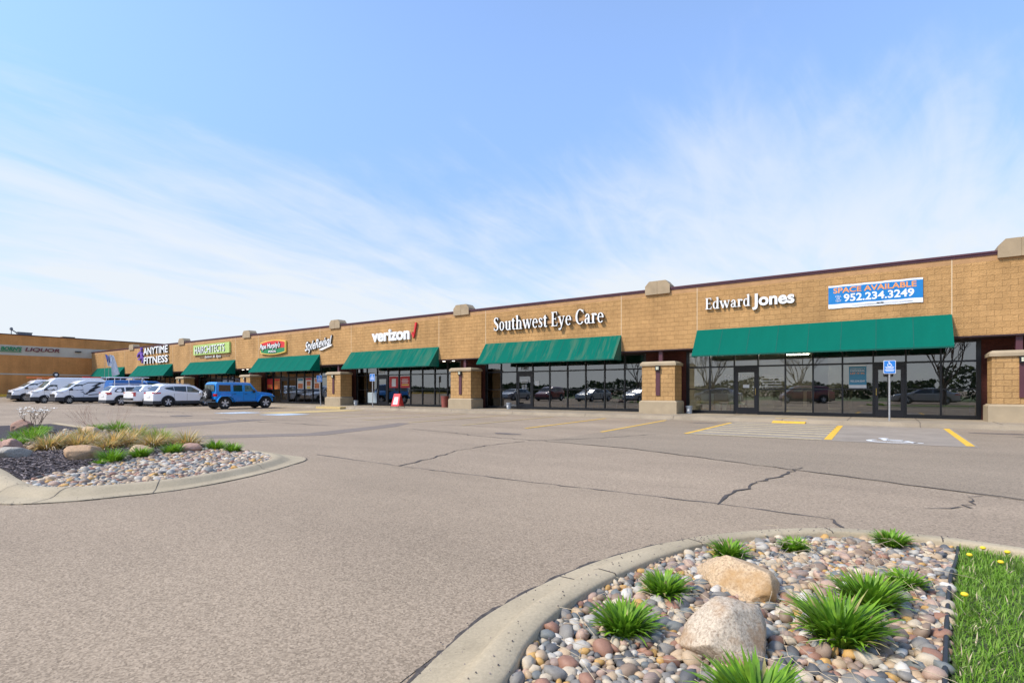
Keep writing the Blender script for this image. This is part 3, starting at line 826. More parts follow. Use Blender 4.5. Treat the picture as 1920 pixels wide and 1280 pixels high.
# rooms behind the glass
m2 = MB()
cuts = [6.0] + [0.5 * (a + b) for a, b in ends[:6]] + [XL]
for i in range(len(cuts) - 1):
    a, b = cuts[i + 1], cuts[i]
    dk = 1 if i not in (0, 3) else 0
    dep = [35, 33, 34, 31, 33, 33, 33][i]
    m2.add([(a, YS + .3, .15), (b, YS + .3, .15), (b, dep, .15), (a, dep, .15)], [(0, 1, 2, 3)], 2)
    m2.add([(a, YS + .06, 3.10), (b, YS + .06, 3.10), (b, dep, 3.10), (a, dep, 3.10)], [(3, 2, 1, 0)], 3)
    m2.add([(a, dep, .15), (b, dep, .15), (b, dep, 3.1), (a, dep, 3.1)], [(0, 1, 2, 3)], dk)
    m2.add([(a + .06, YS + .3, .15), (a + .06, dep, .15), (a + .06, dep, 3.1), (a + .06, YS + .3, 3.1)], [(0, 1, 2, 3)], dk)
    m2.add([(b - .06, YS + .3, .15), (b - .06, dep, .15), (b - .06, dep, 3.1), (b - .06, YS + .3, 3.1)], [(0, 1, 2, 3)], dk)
m2.box(-2.52, -2.40, YS + .07, 33, .152, 3.098, 0)
for x, y in ((-4.6, 28.2), (-5.2, 29.5), (-5.8, 31)): m2.box(x - .25, x + .25, y - .03, y + .03, .16, 1.9, 1)
for i in range(0, 6):
    m2.box(-6.9 + 1.1 * i, -6.0 + 1.1 * i, 34.9, 34.99, .3, 1.2, 1)
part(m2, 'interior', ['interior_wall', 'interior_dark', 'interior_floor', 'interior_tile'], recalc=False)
for x, y in ((-3.6, 27.6), (-3.6, 29.2), (-3.6, 30.8), (-5.9, 29.2), (-5.9, 27.4)):
    m2 = MB(); m2.box(x - .5, x + .5, y - .14, y + .14, 3.07, 3.098); part(m2, 'ceiling_light', 'lamp_panel')
for x, y in ((-46.9, 25.9), (-47.6, 25.6), (-45.8, 25.7), (-44.9, 25.5), (-46.3, 25.3), (-23.2, 25.6), (-22.4, 25.6)):
    m2 = MB(); m2.lathe([(.0, 3.10), (.09, 3.10), (.09, 3.119)], (x, y, 0), n=10); part(m2, 'soffit_light', 'soffit_lamp')

# ------------------------------------------------------------------ lettering
def textmesh(s, bold=0.0, shear=0.0, sx=1.0):
    cu = bpy.data.curves.new('t', 'FONT')
    cu.body = s; cu.size = 1.0; cu.offset = bold; cu.shear = shear; cu.resolution_u = 4
    cu.extrude = 0.1
    ob = bpy.data.objects.new('t', cu)
    C.objects.link(ob)
    dg = bpy.context.evaluated_depsgraph_get()
    me = bpy.data.meshes.new_from_object(ob.evaluated_get(dg))
    vs = [v.co.copy() for v in me.vertices]
    fs = [list(p.vertices) for p in me.polygons]
    nz = [p.normal.z for p in me.polygons]
    bpy.data.objects.remove(ob); bpy.data.curves.remove(cu); bpy.data.meshes.remove(me)
    return vs, fs, nz
def bbox(vs): 
    return min(v.x for v in vs), max(v.x for v in vs), min(v.y for v in vs), max(v.y for v in vs)
def letters(s, rect, face, mats, parent, org, bold=0.0, shear=0.0, depth=0.08, per=True, fit=None, shadow=None, slope=0.0, name='letter'):
    # rect = (u0,u1,v0,v1) on the wall; face(u,v,d) -> world point standing d in front of the wall
    full = textmesh(s, bold, shear)
    X0, X1, Y0, Y1 = bbox(full[0])
    if fit: Y0, Y1 = fit
    u0, u1, v0, v1 = rect
    fx, fy = (u1 - u0) / (X1 - X0), (v1 - v0) / (Y1 - Y0)
    items = [(s, full, 0.0)]
    if per:
        items = []
        for i, ch in enumerate(s):
            if ch == ' ': continue
            g = textmesh(ch, bold, shear)
            pre = textmesh(s[:i + 1], bold, shear)
            items.append((ch, g, bbox(pre[0])[1] - bbox(g[0])[1]))
    for ch, (vs, fs, nz), dx in items:
        mb = MB()
        V = []
        for v in vs:
            u = u0 + (v.x + dx - X0) * fx
            V.append(face(u, v0 + (v.y - Y0) * fy + slope * (u - u0), depth if v.z > 0 else depth * 0.12))
        mb.add(V, fs)
        mb.m = [0 if z > 0.5 else 1 for z in nz]
        mb.build(name, mats, parent, org, recalc=True)
WALL = lambda u, v, d: (u, YF - 0.02 - d, v)

# stroke-drawn serif capitals and minuscules (cap height 1)
def ring(cx, cy, rx, ry, tx, ty, a0=0, a1=360, n=20):
    o, i = [], []
    for k in range(n + 1):
        t = R(a0 + (a1 - a0) * k / n)
        o.append((cx + rx * math.cos(t), cy + ry * math.sin(t))); i.append((cx + (rx - tx) * math.cos(t), cy + (ry - ty) * math.sin(t)))
    return [[o[k], o[k + 1], i[k + 1], i[k]] for k in range(n)]
def rect(x0, y0, x1, y1): return [[(x0, y0), (x1, y0), (x1, y1), (x0, y1)]]
def taper(pts):          # list of (x,y,halfwidth)
    out = []
    n = len(pts)
    E = []
    for i, (x, y, h) in enumerate(pts):
        a, b = pts[max(i - 1, 0)], pts[min(i + 1, n - 1)]
        dx, dy = b[0] - a[0], b[1] - a[1]; l = math.hypot(dx, dy) or 1
        E.append(((x - dy / l * h, y + dx / l * h), (x + dy / l * h, y - dx / l * h)))
    return [[E[i][0], E[i + 1][0], E[i + 1][1], E[i][1]] for i in range(n - 1)]
def serif_glyph(ch):
    T, t, x = 0.075, 0.03, 0.66
    def bowl(cx, w_=0.25): return ring(cx, x / 2, w_, x / 2 + .015, .13, .055)
    def stem(cx, y0, y1): return rect(cx - T, y0, cx + T, y1)
    def foot(cx, y=0, w_=.15): return rect(cx - w_, y, cx + w_, y + .045)
    def flag(cx, y): return [[(cx - .17, y - .05), (cx - T, y - .09), (cx + T, y), (cx - .04, y)]]
    if ch == 'E':
        return .62, stem(.16, 0, 1) + rect(.02, 0, .56, .05) + rect(.02, .95, .54, 1) + rect(.2, .48, .46, .53) + [[(.5, .05), (.56, .05), (.59, .24), (.56, .24)], [(.48, .95), (.54, .95), (.55, .77), (.52, .77)], [(.43, .40), (.46, .40), (.46, .61), (.43, .61)]]
    if ch == 'S':
        c = [(.47, .80, .02), (.40, .93, .03), (.28, .97, .035), (.15, .91, .055), (.11, .77, .07), (.17, .64, .08), (.30, .53, .085), (.43, .41, .08), (.47, .26, .07), (.42, .11, .055), (.29, .03, .035), (.15, .07, .03), (.07, .22, .02)]
        return .56, taper(c) + [[(.44, .98), (.48, .98), (.49, .76), (.46, .76)], [(.05, .02), (.09, .02), (.09, .26), (.05, .26)]]
    if ch == 'C':
        return .74, ring(.42, .5, .38, .52, .15, .06, 42, 318, 26) + [[(.66, .97), (.70, .97), (.72, .70), (.69, .70)]]
    if ch == 'o': return .58, bowl(.29)
    if ch == 'c': return .50, ring(.28, x / 2, .25, x / 2 + .015, .13, .055, 50, 315) + ring(.42, .52, .07, .07, .069, .069, 0, 360, 8)
    if ch == 'e': return .54, ring(.28, x / 2, .25, x / 2 + .015, .12, .055, 0, 318) + rect(.1, .36, .5, .41)
    if ch == 'u': return .64, stem(.16, .16, x) + flag(.16, x) + ring(.32, .19, .235, .21, .13, .06, 180, 330, 12) + stem(.49, 0, x) + flag(.49, x) + rect(.5, 0, .63, .045)
    if ch == 't': return .40, stem(.17, .12, .80) + rect(.02, x - .055, .36, x) + ring(.25, .13, .155, .145, .12, .06, 180, 330, 10) + [[(.02, x - .02), (.1, x - .02), (.245, .86), (.2, .86)]]
    if ch == 'h': return .66, stem(.15, 0, 1.02) + flag(.15, 1.02) + foot(.15) + ring(.33, .42, .235, .25, .13, .07, 0, 160, 12) + stem(.49, 0, .44) + foot(.49)
    if ch == 'w': return .90, taper([(.08, x, .075), (.29, 0, .06)]) + taper([(.29, 0, .03), (.46, x, .03)]) + taper([(.44, x, .075), (.64, 0, .06)]) + taper([(.64, 0, .03), (.82, x, .03)]) + rect(-.02, x - .045, .22, x) + rect(.34, x - .045, .56, x) + rect(.70, x - .045, .9, x)
    if ch == 's':
        c = [(.36, .52, .02), (.30, .62, .03), (.20, .635, .035), (.12, .58, .05), (.12, .46, .06), (.22, .37, .065), (.32, .28, .065), (.35, .16, .055), (.29, .05, .04), (.18, .03, .03), (.08, .12, .02)]
        return .44, taper(c) + [[(.35, .64), (.39, .64), (.39, .47), (.36, .47)], [(.04, .02), (.08, .02), (.08, .19), (.05, .19)]]
    if ch == 'y': return .60, taper([(.09, x, .075), (.31, .02, .055)]) + taper([(.52, x, .028), (.30, -.05, .03), (.22, -.22, .035), (.13, -.27, .04)]) + ring(.11, -.22, .07, .07, .069, .069, 0, 360, 8) + rect(-.02, x - .045, .24, x) + rect(.38, x - .045, .6, x)
    if ch == 'a': return .56, stem(.38, .06, .46) + ring(.27, .44, .185, .23, .12, .06, 0, 165, 12) + ring(.24, .18, .20, .195, .12, .055) + rect(.4, 0, .55, .05) + ring(.13, .50, .06, .06, .059, .059, 0, 360, 8)
    if ch == 'r': return .46, stem(.16, 0, x) + flag(.16, x) + foot(.16) + ring(.33, .46, .17, .2, .1, .08, 60, 170, 8) + ring(.40, .56, .075, .075, .07, .07, 0, 360, 8)
    if ch == 'd': return .64, ring(.28, x / 2, .24, x / 2 + .015, .13, .055) + stem(.47, 0, 1.02) + flag(.47, 1.02) + rect(.5, 0, .62, .045)
    return .3, []
def serif_sign(s, rect_, mats, parent, org, depth):
    u0, u1, v0, v1 = rect_
    tot = sum(.30 if c == ' ' else serif_glyph(c)[0] + .03 for c in s)
    fx, fy = (u1 - u0) / tot, v1 - v0
    x = 0
    for c in s:
        if c == ' ': x += .30; continue
        adv, quads = serif_glyph(c)
        mb = MB()
        for k, q in enumerate(quads):
            ar = sum(q[i][0] * q[(i + 1) % len(q)][1] - q[(i + 1) % len(q)][0] * q[i][1] for i in range(len(q)))
            if ar < 0: q = q[::-1]
            dd = depth + 0.0004 * (k % 9)
            n = len(q)
            V = [WALL(u0 + (x + p[0]) * fx, v0 + p[1] * fy, dd) for p in q] + [WALL(u0 + (x + p[0]) * fx, v0 + p[1] * fy, .02) for p in q]
            mb.add(V, [list(range(n))], 0)
            mb.add(V, [(i, n + i, n + (i + 1) % n, (i + 1) % n) for i in range(n)], 1)
        mb.build('letter', mats, parent, org, recalc=False)
        x += adv + .03

LW = ['letter_white', 'letter_side']
def sign(label, x, z, name='wall_sign'): 
    return thing(name, label, 'sign', (x, YF, z)), (x, YF, z)
# financial office sign
t, og = sign('white raised office letters on tan wall left of the blue banner', -4.8, 4.86)
serif_sign('Edward', (-6.56, -4.66, 4.875, 5.37), LW, t, og, .10)
letters('Jones', (-4.60, -2.99, 4.86, 5.385), WALL, LW, t, og, bold=.032, depth=.10, fit=(-.012, .735))
# vinyl banner
t, og = sign('large blue vinyl banner with orange and white words hung on tan wall', -0.3, 4.5, 'banner')
mb = MB()
nx_ = 24
def ban(u, v): return (u, YF - 0.028 - 0.012 * math.sin(u * 5.0) * math.cos(v * 6), v + 0.006 * math.sin(u * 9))
us = [-1.79 + 3.0 * i / nx_ for i in range(nx_ + 1)]; vs_ = [4.49, 4.66, 4.9, 5.1, 5.33, 5.395]
mb.add([ban(u, v) for u in us for v in vs_], [(i * 6 + j, (i + 1) * 6 + j, (i + 1) * 6 + j + 1, i * 6 + j + 1) for i in range(nx_) for j in range(5)])
mb.m = [0 if j in (1, 2, 3) else 1 for i in range(nx_) for j in range(5)]
mb.build('banner_sheet', ['banner_blue', 'banner_white'], t, og, smooth=180, recalc=False)
BN = lambda u, v, d: (u, ban(u, v)[1] - 0.004 - d * 0.1, v)
letters('SPACE AVAILABLE', (-1.62, 1.02, 5.085, 5.295), BN, ['banner_orange'] * 2, t, og, bold=.02, depth=.03, per=False, name='words')
letters('952.234.3249', (-1.27, 0.95, 4.73, 5.03), BN, ['banner_white'] * 2, t, og, bold=.025, depth=.03, per=False, name='words')
for i, s_ in enumerate(('CALL', 'OR', 'TEXT')):
    wd = .2 if i != 1 else .11
    letters(s_, (-1.45 - wd / 2, -1.45 + wd / 2, 4.93 - i * .095, 5.0 - i * .095), BN, ['banner_white'] * 2, t, og, depth=.03, per=False, name='words')
mb = MB(); mb.box(-1.0, 0.9, YF - .052, YF - .046, 4.565, 4.575); mb.box(-.2, -.1, YF - .052, YF - .046, 4.58, 4.61); mb.box(-.08, .02, YF - .052, YF - .046, 4.58, 4.61)
mb.build('fine_print', 'letter_side', t, og)
# eye clinic
t, og = sign('long white serif letters with dark sides above the rust streaked awning', -15, 4.7)
mb = MB(); mb.box(-18.2, -11.6, YF - .09, YF - .003, 4.83, 4.99); mb.build('raceway', 'smooth_block', t, og)
serif_sign('Southwest Eye Care', (-18.42, -11.48, 4.66, 5.42), LW, t, og, .17)
# phone shop
t, og = sign('bold white lower case letters with a red tick on tan wall', -27, 4.6)
letters('verizon', (-28.97, -25.30, 4.60, 5.42), WALL, ['letter_white', 'letter_white'], t, og, bold=.035, depth=.12, fit=(-.01, .74))
mb = MB()
for k, q in enumerate(([(-25.12, 4.95), (-25.02, 5.03), (-24.93, 4.72), (-24.98, 4.62)], [(-24.98, 4.62), (-24.90, 4.72), (-24.66, 5.62), (-24.80, 5.62)])):
    n = 4; V = [WALL(a, b, .12 + k * .002) for a, b in q] + [WALL(a, b, .02) for a, b in q]
    mb.add(V, [(0, 1, 2, 3), (0, 4, 5, 1), (1, 5, 6, 2), (2, 6, 7, 3), (3, 7, 4, 0)])
mb.build('tick_mark', 'sign_red', t, og)
# clothing shop
t, og = sign('slanted white script letters with dark backing on tan wall', -35, 4.6)
letters('StyleRevival', (-36.75, -33.40, 4.02, 4.98), WALL, ['letter_side'] * 2, t, og, bold=.045, shear=.35, depth=.06, per=False, slope=.115, name='backing')
letters('StyleRevival', (-36.72, -33.42, 4.05, 4.95), WALL, LW, t, og, bold=.012, shear=.35, depth=.10, per=True, slope=.115)
mb = MB()
V = [WALL(*p, .10) for p in ((-35.0, 4.32), (-34.6, 4.26), (-33.45, 4.55), (-33.4, 4.66), (-34.5, 4.45))]
mb.add(V + [WALL(*p, .02) for p in ((-35.0, 4.32), (-34.6, 4.26), (-33.45, 4.55), (-33.4, 4.66), (-34.5, 4.45))], [(0, 1, 2, 3, 4)] + [(i, 5 + i, 5 + (i + 1) % 5, (i + 1) % 5) for i in range(5)])
mb.build('underline', 'letter_white', t, og)
# pizza shop
t, og = sign('red and green rounded shop board with white script letters', -41, 4.4)
def lens(cx, cz, w_, h, k=14, bulge=.16):
    p = [(cx - w_ + 2 * w_ * i / k, cz + h - bulge + bulge * (1 - (2 * i / k - 1) ** 2)) for i in range(k + 1)]
    return p + [(2 * cx - a, 2 * cz - b) for a, b in p]
mb = MB(); mb.prism(lens(-41.1, 4.78, 1.83, .60), 'y', YF - .16, YF - .003); mb.build('board', 'sign_gold', t, og)
L2 = lens(-41.1, 4.78, 1.72, .53)
mb = MB(); mb.prism(L2[:15] + [(-39.38, 4.70), (-42.82, 4.70)], 'y', YF - .17, YF - .155); mb.build('red_panel', 'sign_red', t, og)
mb = MB(); mb.prism(L2[15:] + [(-42.82, 4.69), (-39.38, 4.69)], 'y', YF - .168, YF - .155)
mb.build('green_panel', 'sign_green', t, og)
letters("Papa Murphy's", (-42.95, -39.9, 4.50, 5.12), WALL, ['letter_side'] * 2, t, og, bold=.06, shear=.3, depth=.17, per=False, slope=.03, name='backing')
letters("Papa Murphy's", (-42.9, -39.95, 4.55, 5.08), WALL, LW, t, og, bold=.02, shear=.3, depth=.21, per=False, slope=.03)
letters('PIZZA', (-41.6, -40.5, 4.36, 4.52), WALL, LW, t, og, bold=.03, depth=.21, per=False)
# hair salon
t, og = sign('lime green board with raised white letters on tan wall', -51.4, 4.7)
mb = MB(); mb.prism([(-54.75, 4.62), (-48.0, 4.64), (-48.0, 5.60), (-54.75, 5.58)], 'y', YF - .16, YF - .003); mb.build('board', 'sign_lime', t, og)
letters('HAIRCHITECTS', (-54.35, -48.75, 4.74, 5.40), WALL, LW, t, og, bold=.0, depth=.20, per=True, slope=.012)
mb = MB(); mb.box(-53.8, -48.2, YF - .06, YF - .003, 4.36, 4.40); mb.build('rail', 'letter_bronze', t, og)
letters('Salon & Spa', (-52.6, -49.6, 4.24, 4.52), WALL, ['letter_white', 'letter_bronze'], t, og, shear=.2, depth=.10, per=False)
# gym
t, og = sign('two rows of big white capitals with a purple running figure', -63.5, 4.2)
letters('ANYTIME', (-66.2, -60.3, 5.10, 5.86), WALL, LW, t, og, bold=.02, depth=.13, slope=.012)
letters('FITNESS', (-66.1, -60.3, 4.10, 4.85), WALL, LW, t, og, bold=.02, depth=.13, slope=.012)
mb = MB()
runner = [[(-66.75, 5.80), 0.17], ]
for a, b, w_ in (((-66.9, 5.5), (-66.6, 4.95), .20), ((-66.9, 5.45), (-67.5, 5.25), .11), ((-67.5, 5.25), (-67.75, 4.95), .10), ((-66.85, 5.4), (-66.4, 5.15), .10),
                ((-66.62, 5.0), (-66.25, 4.7), .14), ((-66.25, 4.7), (-66.5, 4.25), .11), ((-66.65, 4.98), (-67.05, 4.65), .13), ((-67.05, 4.65), (-67.5, 4.7), .10)):
    dx, dz = b[0] - a[0], b[1] - a[1]; l = math.hypot(dx, dz); nx, nz = -dz / l * w_, dx / l * w_
    mb.prism([(a[0] + nx, a[1] + nz), (b[0] + nx * .8, b[1] + nz * .8), (b[0] - nx * .8, b[1] - nz * .8), (a[0] - nx, a[1] - nz)], 'y', YF - .2 - rnd.uniform(0, .01), YF - .02)
mb.prism([(-66.78 + .17 * math.cos(k * .52), 5.78 + .17 * math.sin(k * .52)) for k in range(12)], 'y', YF - .2, YF - .02)
mb.build('running_figure', 'sign_purple', t, og)

# ------------------------------------------------------------------ far brick store, facing +x
LX = -82.0
liq = thing('brick_store', 'large orange brick store with pale sign band beyond the vans', 'building', (LX, 10, 0.8))
lo = (LX, 10, 0.8)
mb = MB(); mb.box(LX - 60, LX, -6, 75, 0.3, 3.05); mb.box(LX - 60, LX, -6, 75, 3.2, 5.30); mb.box(LX - 60, LX, -6, 75, 6.45, 7.62)
mb.build('wall', 'orange_brick', liq, lo)
mb = MB(); mb.box(LX - 60, LX + .02, -6, 75, 3.05, 3.2); mb.build('string_course', 'band_stone', liq, lo)
mb = MB(); mb.box(LX - 60, LX + .03, -6, 75, 5.30, 6.45); mb.build('sign_band', 'band_stone', liq, lo)
mb = MB(); mb.box(LX - 60, LX + .06, -6.05, 75, 7.62, 7.72); mb.build('coping', 'plum_dark', liq, lo)
mb = MB(); mb.box(LX + .03, LX + .22, 23.0, 23.6, 5.95, 6.1); mb.build('wall_lamp', 'black_frame', liq, lo)
LWALL = lambda u, v, d: (LX + .05 + d, u, v)
t = thing('wall_sign', 'green slanted shop letters on the pale band of the far brick store', 'sign', (LX, 16.5, 5.8)); og = (LX, 16.5, 5.8)
letters("BORN'S", (16.25, 18.05, 5.80, 6.27), LWALL, ['sign_green', 'sign_green'], t, og, bold=.03, shear=.2, depth=.1, per=True)
mb = MB(); mb.box(LX + .06, LX + .12, 16.0, 18.0, 5.66, 5.74); mb.build('underline', 'sign_green', t, og)
t = thing('wall_sign', 'maroon wide capitals on the pale band of the far brick store', 'sign', (LX, 19.8, 5.8)); og = (LX, 19.8, 5.8)
letters('LIQUOR', (18.35, 21.5, 5.74, 6.26), LWALL, ['sign_maroon', 'sign_maroon'], t, og, shear=.2, bold=.012, depth=.1, per=True)
for x, y0, y1, z1, lb in ((-86, 18.6, 19.9, 8.35, 'dark rooftop unit on the far brick store nearest the left edge'), (-86, 22.9, 24.1, 8.15, 'pale low rooftop unit on the far brick store further right')):
    mb = MB(); mb.box(x - .8, x, y0, y1, 7.6, z1 - .1); mb.box(x - .85, x + .05, y0 - .05, y1 + .05, z1 - .1, z1)
    for k in range(5): mb.box(x, x + .03, y0 + .1 + k * .22, y0 + .2 + k * .22, 7.75, z1 - .2)
    if y0 < 20: mb.tube([(x - .3, y0, 8.2), (x - .3, y0 - .4, 8.5), (x - .3, y0 - .5, 8.5)], .06)
    o = mb.build('rooftop_unit', 'roof_grey' if y0 < 20 else 'precast', None, (x, y0, 7.6)); tag(o, lb, 'rooftop unit')
mb = MB(); mb.tube([(-86, 18.0, 7.6), (-86, 18.0, 8.6)], .04); mb.lathe([(.12, 8.5), (.17, 8.6), (.12, 8.8), (.02, 8.85)], (-86, 18.0, 0), n=10)
o = mb.build('roof_vent', 'roof_grey', None, (-86, 18, 7.6)); tag(o, 'thin roof vent pipe with a small cowl on the far brick store', 'vent')
mb = MB(); mb.box(-81.99, -80.2, -60, 24.5, 0.2, 0.8); mb.build('store_walk', 'sidewalk_concrete', kind='structure')
mb = MB(); mb.prism([(-80.2, .2), (-79.75, .2), (-79.8, .79), (-80.2, .82)], 'y', -60, 21.7); mb.build('kerb', 'yellow_paint', kind='structure')

# ------------------------------------------------------------------ street furniture
def sign_post(x, y, label, tilt=0.0, rz=0.0):
    t = thing('parking_sign', label, 'sign', (x, y, 0.155), rz, 'accessible parking signs at the kerb')
    t.rotation_euler = (0, tilt, rz)
    m = MB(); m.tube([(0, 0, -.1), (0, 0, 2.13)], .030, 10); m.build('pole', 'galvanized', t, smooth=60)
    m = MB()
    def rr(w_, h, r_, z):
        return [(cx + r_ * math.cos(R(a)), cz + r_ * math.sin(R(a))) for cx, cz, a0 in ((w_ - r_, z + h - r_, 0), (-w_ + r_, z + h - r_, 90), (-w_ + r_, z - h + r_, 180), (w_ - r_, z - h + r_, 270)) for a in range(a0, a0 + 91, 30)]
    m.prism(rr(.18, .235, .03, 1.915), 'y', -.042, -.034, 0)
    m.prism(rr(.166, .221, .025, 1.915), 'y', -.045, -.0425, 1)
    wheelchair(m, lambda p, q: (p * .16, -.0462, 1.955 + q * .16), 1, 0)
    for k, w_ in enumerate((.13, .11, .14, .12)): m.box(-w_, w_, -.0465, -.0452, 1.90 - k * .045, 1.92 - k * .045, 0)
    m.build('sign_plate', ['banner_white', 'ada_blue'], t, recalc=False)
    return t
sign_post(0.19, 23.3, 'blue accessible parking sign on steel post nearest, below the right awning end', 0, R(8))
sign_post(-26.9, 22.9, 'blue accessible parking sign by the red letter board', 0, R(20))
sign_post(-32.45, 23.0, 'tilted blue accessible parking sign in front of the pizza posters', R(-3), R(60))
def bucket(x, y, label):
    m = MB(); m.lathe([(.125, .16), (.15, .48), (.158, .48), (.158, .52), (.145, .52), (.12, .2)], (x, y, 0), n=20)
    t = thing('bucket', label, 'bucket', (x, y, .155), 0, 'buckets on the walk')
    m.build('pail', 'bucket_grey', t, (x, y, .155), smooth=40)
    m = MB(); m.lathe([(.16, .47), (.168, .47), (.168, .50), (.16, .50)], (x, y, 0), n=20); m.build('rim', 'bucket_grey', t, (x, y, .155), smooth=40)
    m = MB(); m.box(x - .05, x + .05, y - .152, y - .146, .27, .37); m.build('sticker', 'paper', t, (x, y, .155))
bucket(-7.45, 25.2, 'grey bucket at the foot of the pillar nearest the blue banner')
bucket(-17.9, 25.35, 'grey bucket beside the eye clinic glass door')
bucket(-31.4, 25.2, 'grey bucket beside the pillar left of the red letter board')
m = MB(); m.lathe([(.0, .155), (.19, .155), (.24, .80), (.26, .80), (.26, .88), (.21, .88), (.2, .70), (0, .70)], (-23.05, 25.5, 0), n=18)
o = m.build('planter', 'can_red', None, (-23.05, 25.5, .155), smooth=40); tag(o, 'tall rust red round planter beside a tan pillar', 'planter')
# a-frame board
t = thing('sandwich_board', 'red folding letter board with white panel on the walk', 'sign board', (-24.8, 23.1, .155), R(8))
t.scale = (.85, .85, .80)
for s_ in (-1, 1):
    m = MB()
    def sl_(x, z, d=0): return (x, s_ * (0.36 - 0.30 * z) + s_ * d, z)
    for p, q in (((-.36, 0), (-.30, 1.05)), ((.36, 0), (.30, 1.05)), ((-.34, .12), (.34, .12)), ((-.30, 1.05), (.30, 1.05))):
        m.tube([sl_(*p), sl_(*q)], .018, 6)
    fr = m.build('frame', 'car_black', t)
    m = MB(); m.add([sl_(-.35, .14), sl_(.35, .14), sl_(.30, 1.10), sl_(-.30, 1.10), sl_(-.35, .14, .02), sl_(.35, .14, .02), sl_(.30, 1.10, .02), sl_(-.30, 1.10, .02)],
                    [(0, 1, 2, 3), (7, 6, 5, 4), (0, 4, 5, 1), (1, 5, 6, 2), (2, 6, 7, 3), (3, 7, 4, 0)])
    m.build('panel', 'sign_red', t)
    m = MB(); m.add([sl_(-.20, .28, .028), sl_(.20, .28, .028), sl_(.18, .84, .028), sl_(-.18, .84, .028)], [(0, 1, 2, 3)]); m.build('poster', 'paper', t, recalc=False)
    m = MB()
    for k in range(5): m.add([sl_(-.14, .34 + k * .1, .032), sl_(.13, .34 + k * .1, .032), sl_(.13, .37 + k * .1, .032), sl_(-.14, .37 + k * .1, .032)], [(0, 1, 2, 3)], 0)
    m.build('print', 'letter_bronze', t, recalc=False)
m = MB(); m.lathe([(.0, .155), (.18, .155), (.18, .18), (.13, .19), (.03, .75), (0, .75)], (-25.0, 23.6, 0), n=14)

# posters and window lettering
GL = lambda u, v, d: (u, YS - .012 - d, v)
def poster(x0, x1, z0, z1, m, label, cat='poster', extra=None, y=YS - .016):
    t = thing('poster', label, cat, (x0, y, z0)); og = (x0, y, z0)
    q = MB(); q.box(x0, x1, y, y + .008, z0, z1); q.build('sheet', m, t, og)
    if extra:
        for k, (a, b, c, d, mm) in enumerate(extra):
            q = MB(); w_, h = x1 - x0, z1 - z0
            q.box(x0 + a * w_, x0 + b * w_, y - .004 - .001 * k, y - .001, z0 + c * h, z0 + d * h); q.build('print', mm, t, og)
    return t, og
t, og = poster(-1.15, -.55, 1.33, 2.27, 'teal_poster', 'teal leasing poster with white strips in the window below the blue banner', extra=[(0, 1, 0, .14, 'paper'), (0, 1, .95, 1, 'paper')])
PF = lambda u, v, d: (u, YS - .022 - d * .1, v)
letters('OPPORTUNITY IS', (-1.1, -.6, 2.10, 2.155), PF, ['paper'] * 2, t, og, depth=.02, per=False, name='words')
letters('KNOCKING.', (-1.1, -.6, 2.01, 2.08), PF, ['paper'] * 2, t, og, depth=.02, per=False, bold=.02, name='words')
letters('LET IT IN.', (-1.1, -.6, 1.90, 1.97), PF, ['banner_orange'] * 2, t, og, depth=.02, per=False, bold=.02, name='words')
letters('952.234.3249', (-1.1, -.6, 1.58, 1.66), PF, ['paper'] * 2, t, og, depth=.02, per=False, bold=.03, name='words')
t = thing('window_lettering', 'white shop name lettering across the glass of the left door', 'lettering', (-5.4, YS, 1.8)); og = (-5.4, YS, 1.8)
letters('Edward', (-6.05, -5.38, 1.80, 1.97), GL, ['paper'] * 2, t, og, depth=.006, per=False, name='words')
letters('Jones', (-5.34, -4.76, 1.80, 1.97), lambda u, v, d: (u, YS - .05 - d, v), ['paper'] * 2, t, og, depth=.006, per=False, bold=.03, name='words')
poster(-5.24, -4.98, 1.36, 1.50, 'paper', 'small white notice on the glass door with white lettering', y=YS - .03)
t = thing('window_lettering', 'lines of small white text on the glass right of the left door', 'lettering', (-4.1, YS, 1.5)); og = (-4.1, YS, 1.5)
mb = MB()
for k in range(5): mb.box(-4.48 + .03 * (k % 3), -3.62 - .05 * (k % 2), YS - .014, YS - .008, 1.40 + k * .125, 1.425 + k * .125)
mb.build('words', 'paper', t, og)
t = thing('window_lettering', 'white address numbers above the phone shop door', 'lettering', (-29.5, YS, 2.5)); og = (-29.5, YS, 2.5)
letters('17213', (-29.9, -29.25, 2.47, 2.63), GL, ['paper'] * 2, t, og, depth=.006, per=False, bold=.01, name='words')
t = thing('window_lettering', 'dark address numbers above the eye clinic door', 'lettering', (-17.3, YS, 2.5)); og = (-17.3, YS, 2.5)
letters('7202', (-17.5, -16.95, 2.44, 2.62), GL, ['letter_side'] * 2, t, og, depth=.006, per=False, bold=.02, name='words')
poster(-16.5, -16.22, 1.52, 1.80, 'paper', 'white paper notice taped to the window right of the eye clinic door')
t = thing('window_lettering', 'white clinic hours printed on the eye clinic glass door', 'lettering', (-17.2, YS, 1.6)); og = (-17.2, YS, 1.6)
mb = MB()
for k in range(3): mb.box(-17.48, -16.98, YS - .05, YS - .042, 1.82 - k * .07, 1.85 - k * .07)
for k in range(6): mb.box(-17.4, -17.22, YS - .05, YS - .042, 1.56 - k * .05, 1.58 - k * .05); mb.box(-17.18, -17.05, YS - .05, YS - .042, 1.56 - k * .05, 1.58 - k * .05)
mb.build('words', 'paper', t, og)
z4 = BAYS[2][0]
poster(z4[3] + .12, z4[4] - .12, 1.42, 2.22, 'poster_red', 'red window poster with a white square beside the phone shop door', extra=[(.3, .75, .12, .8, 'paper')])
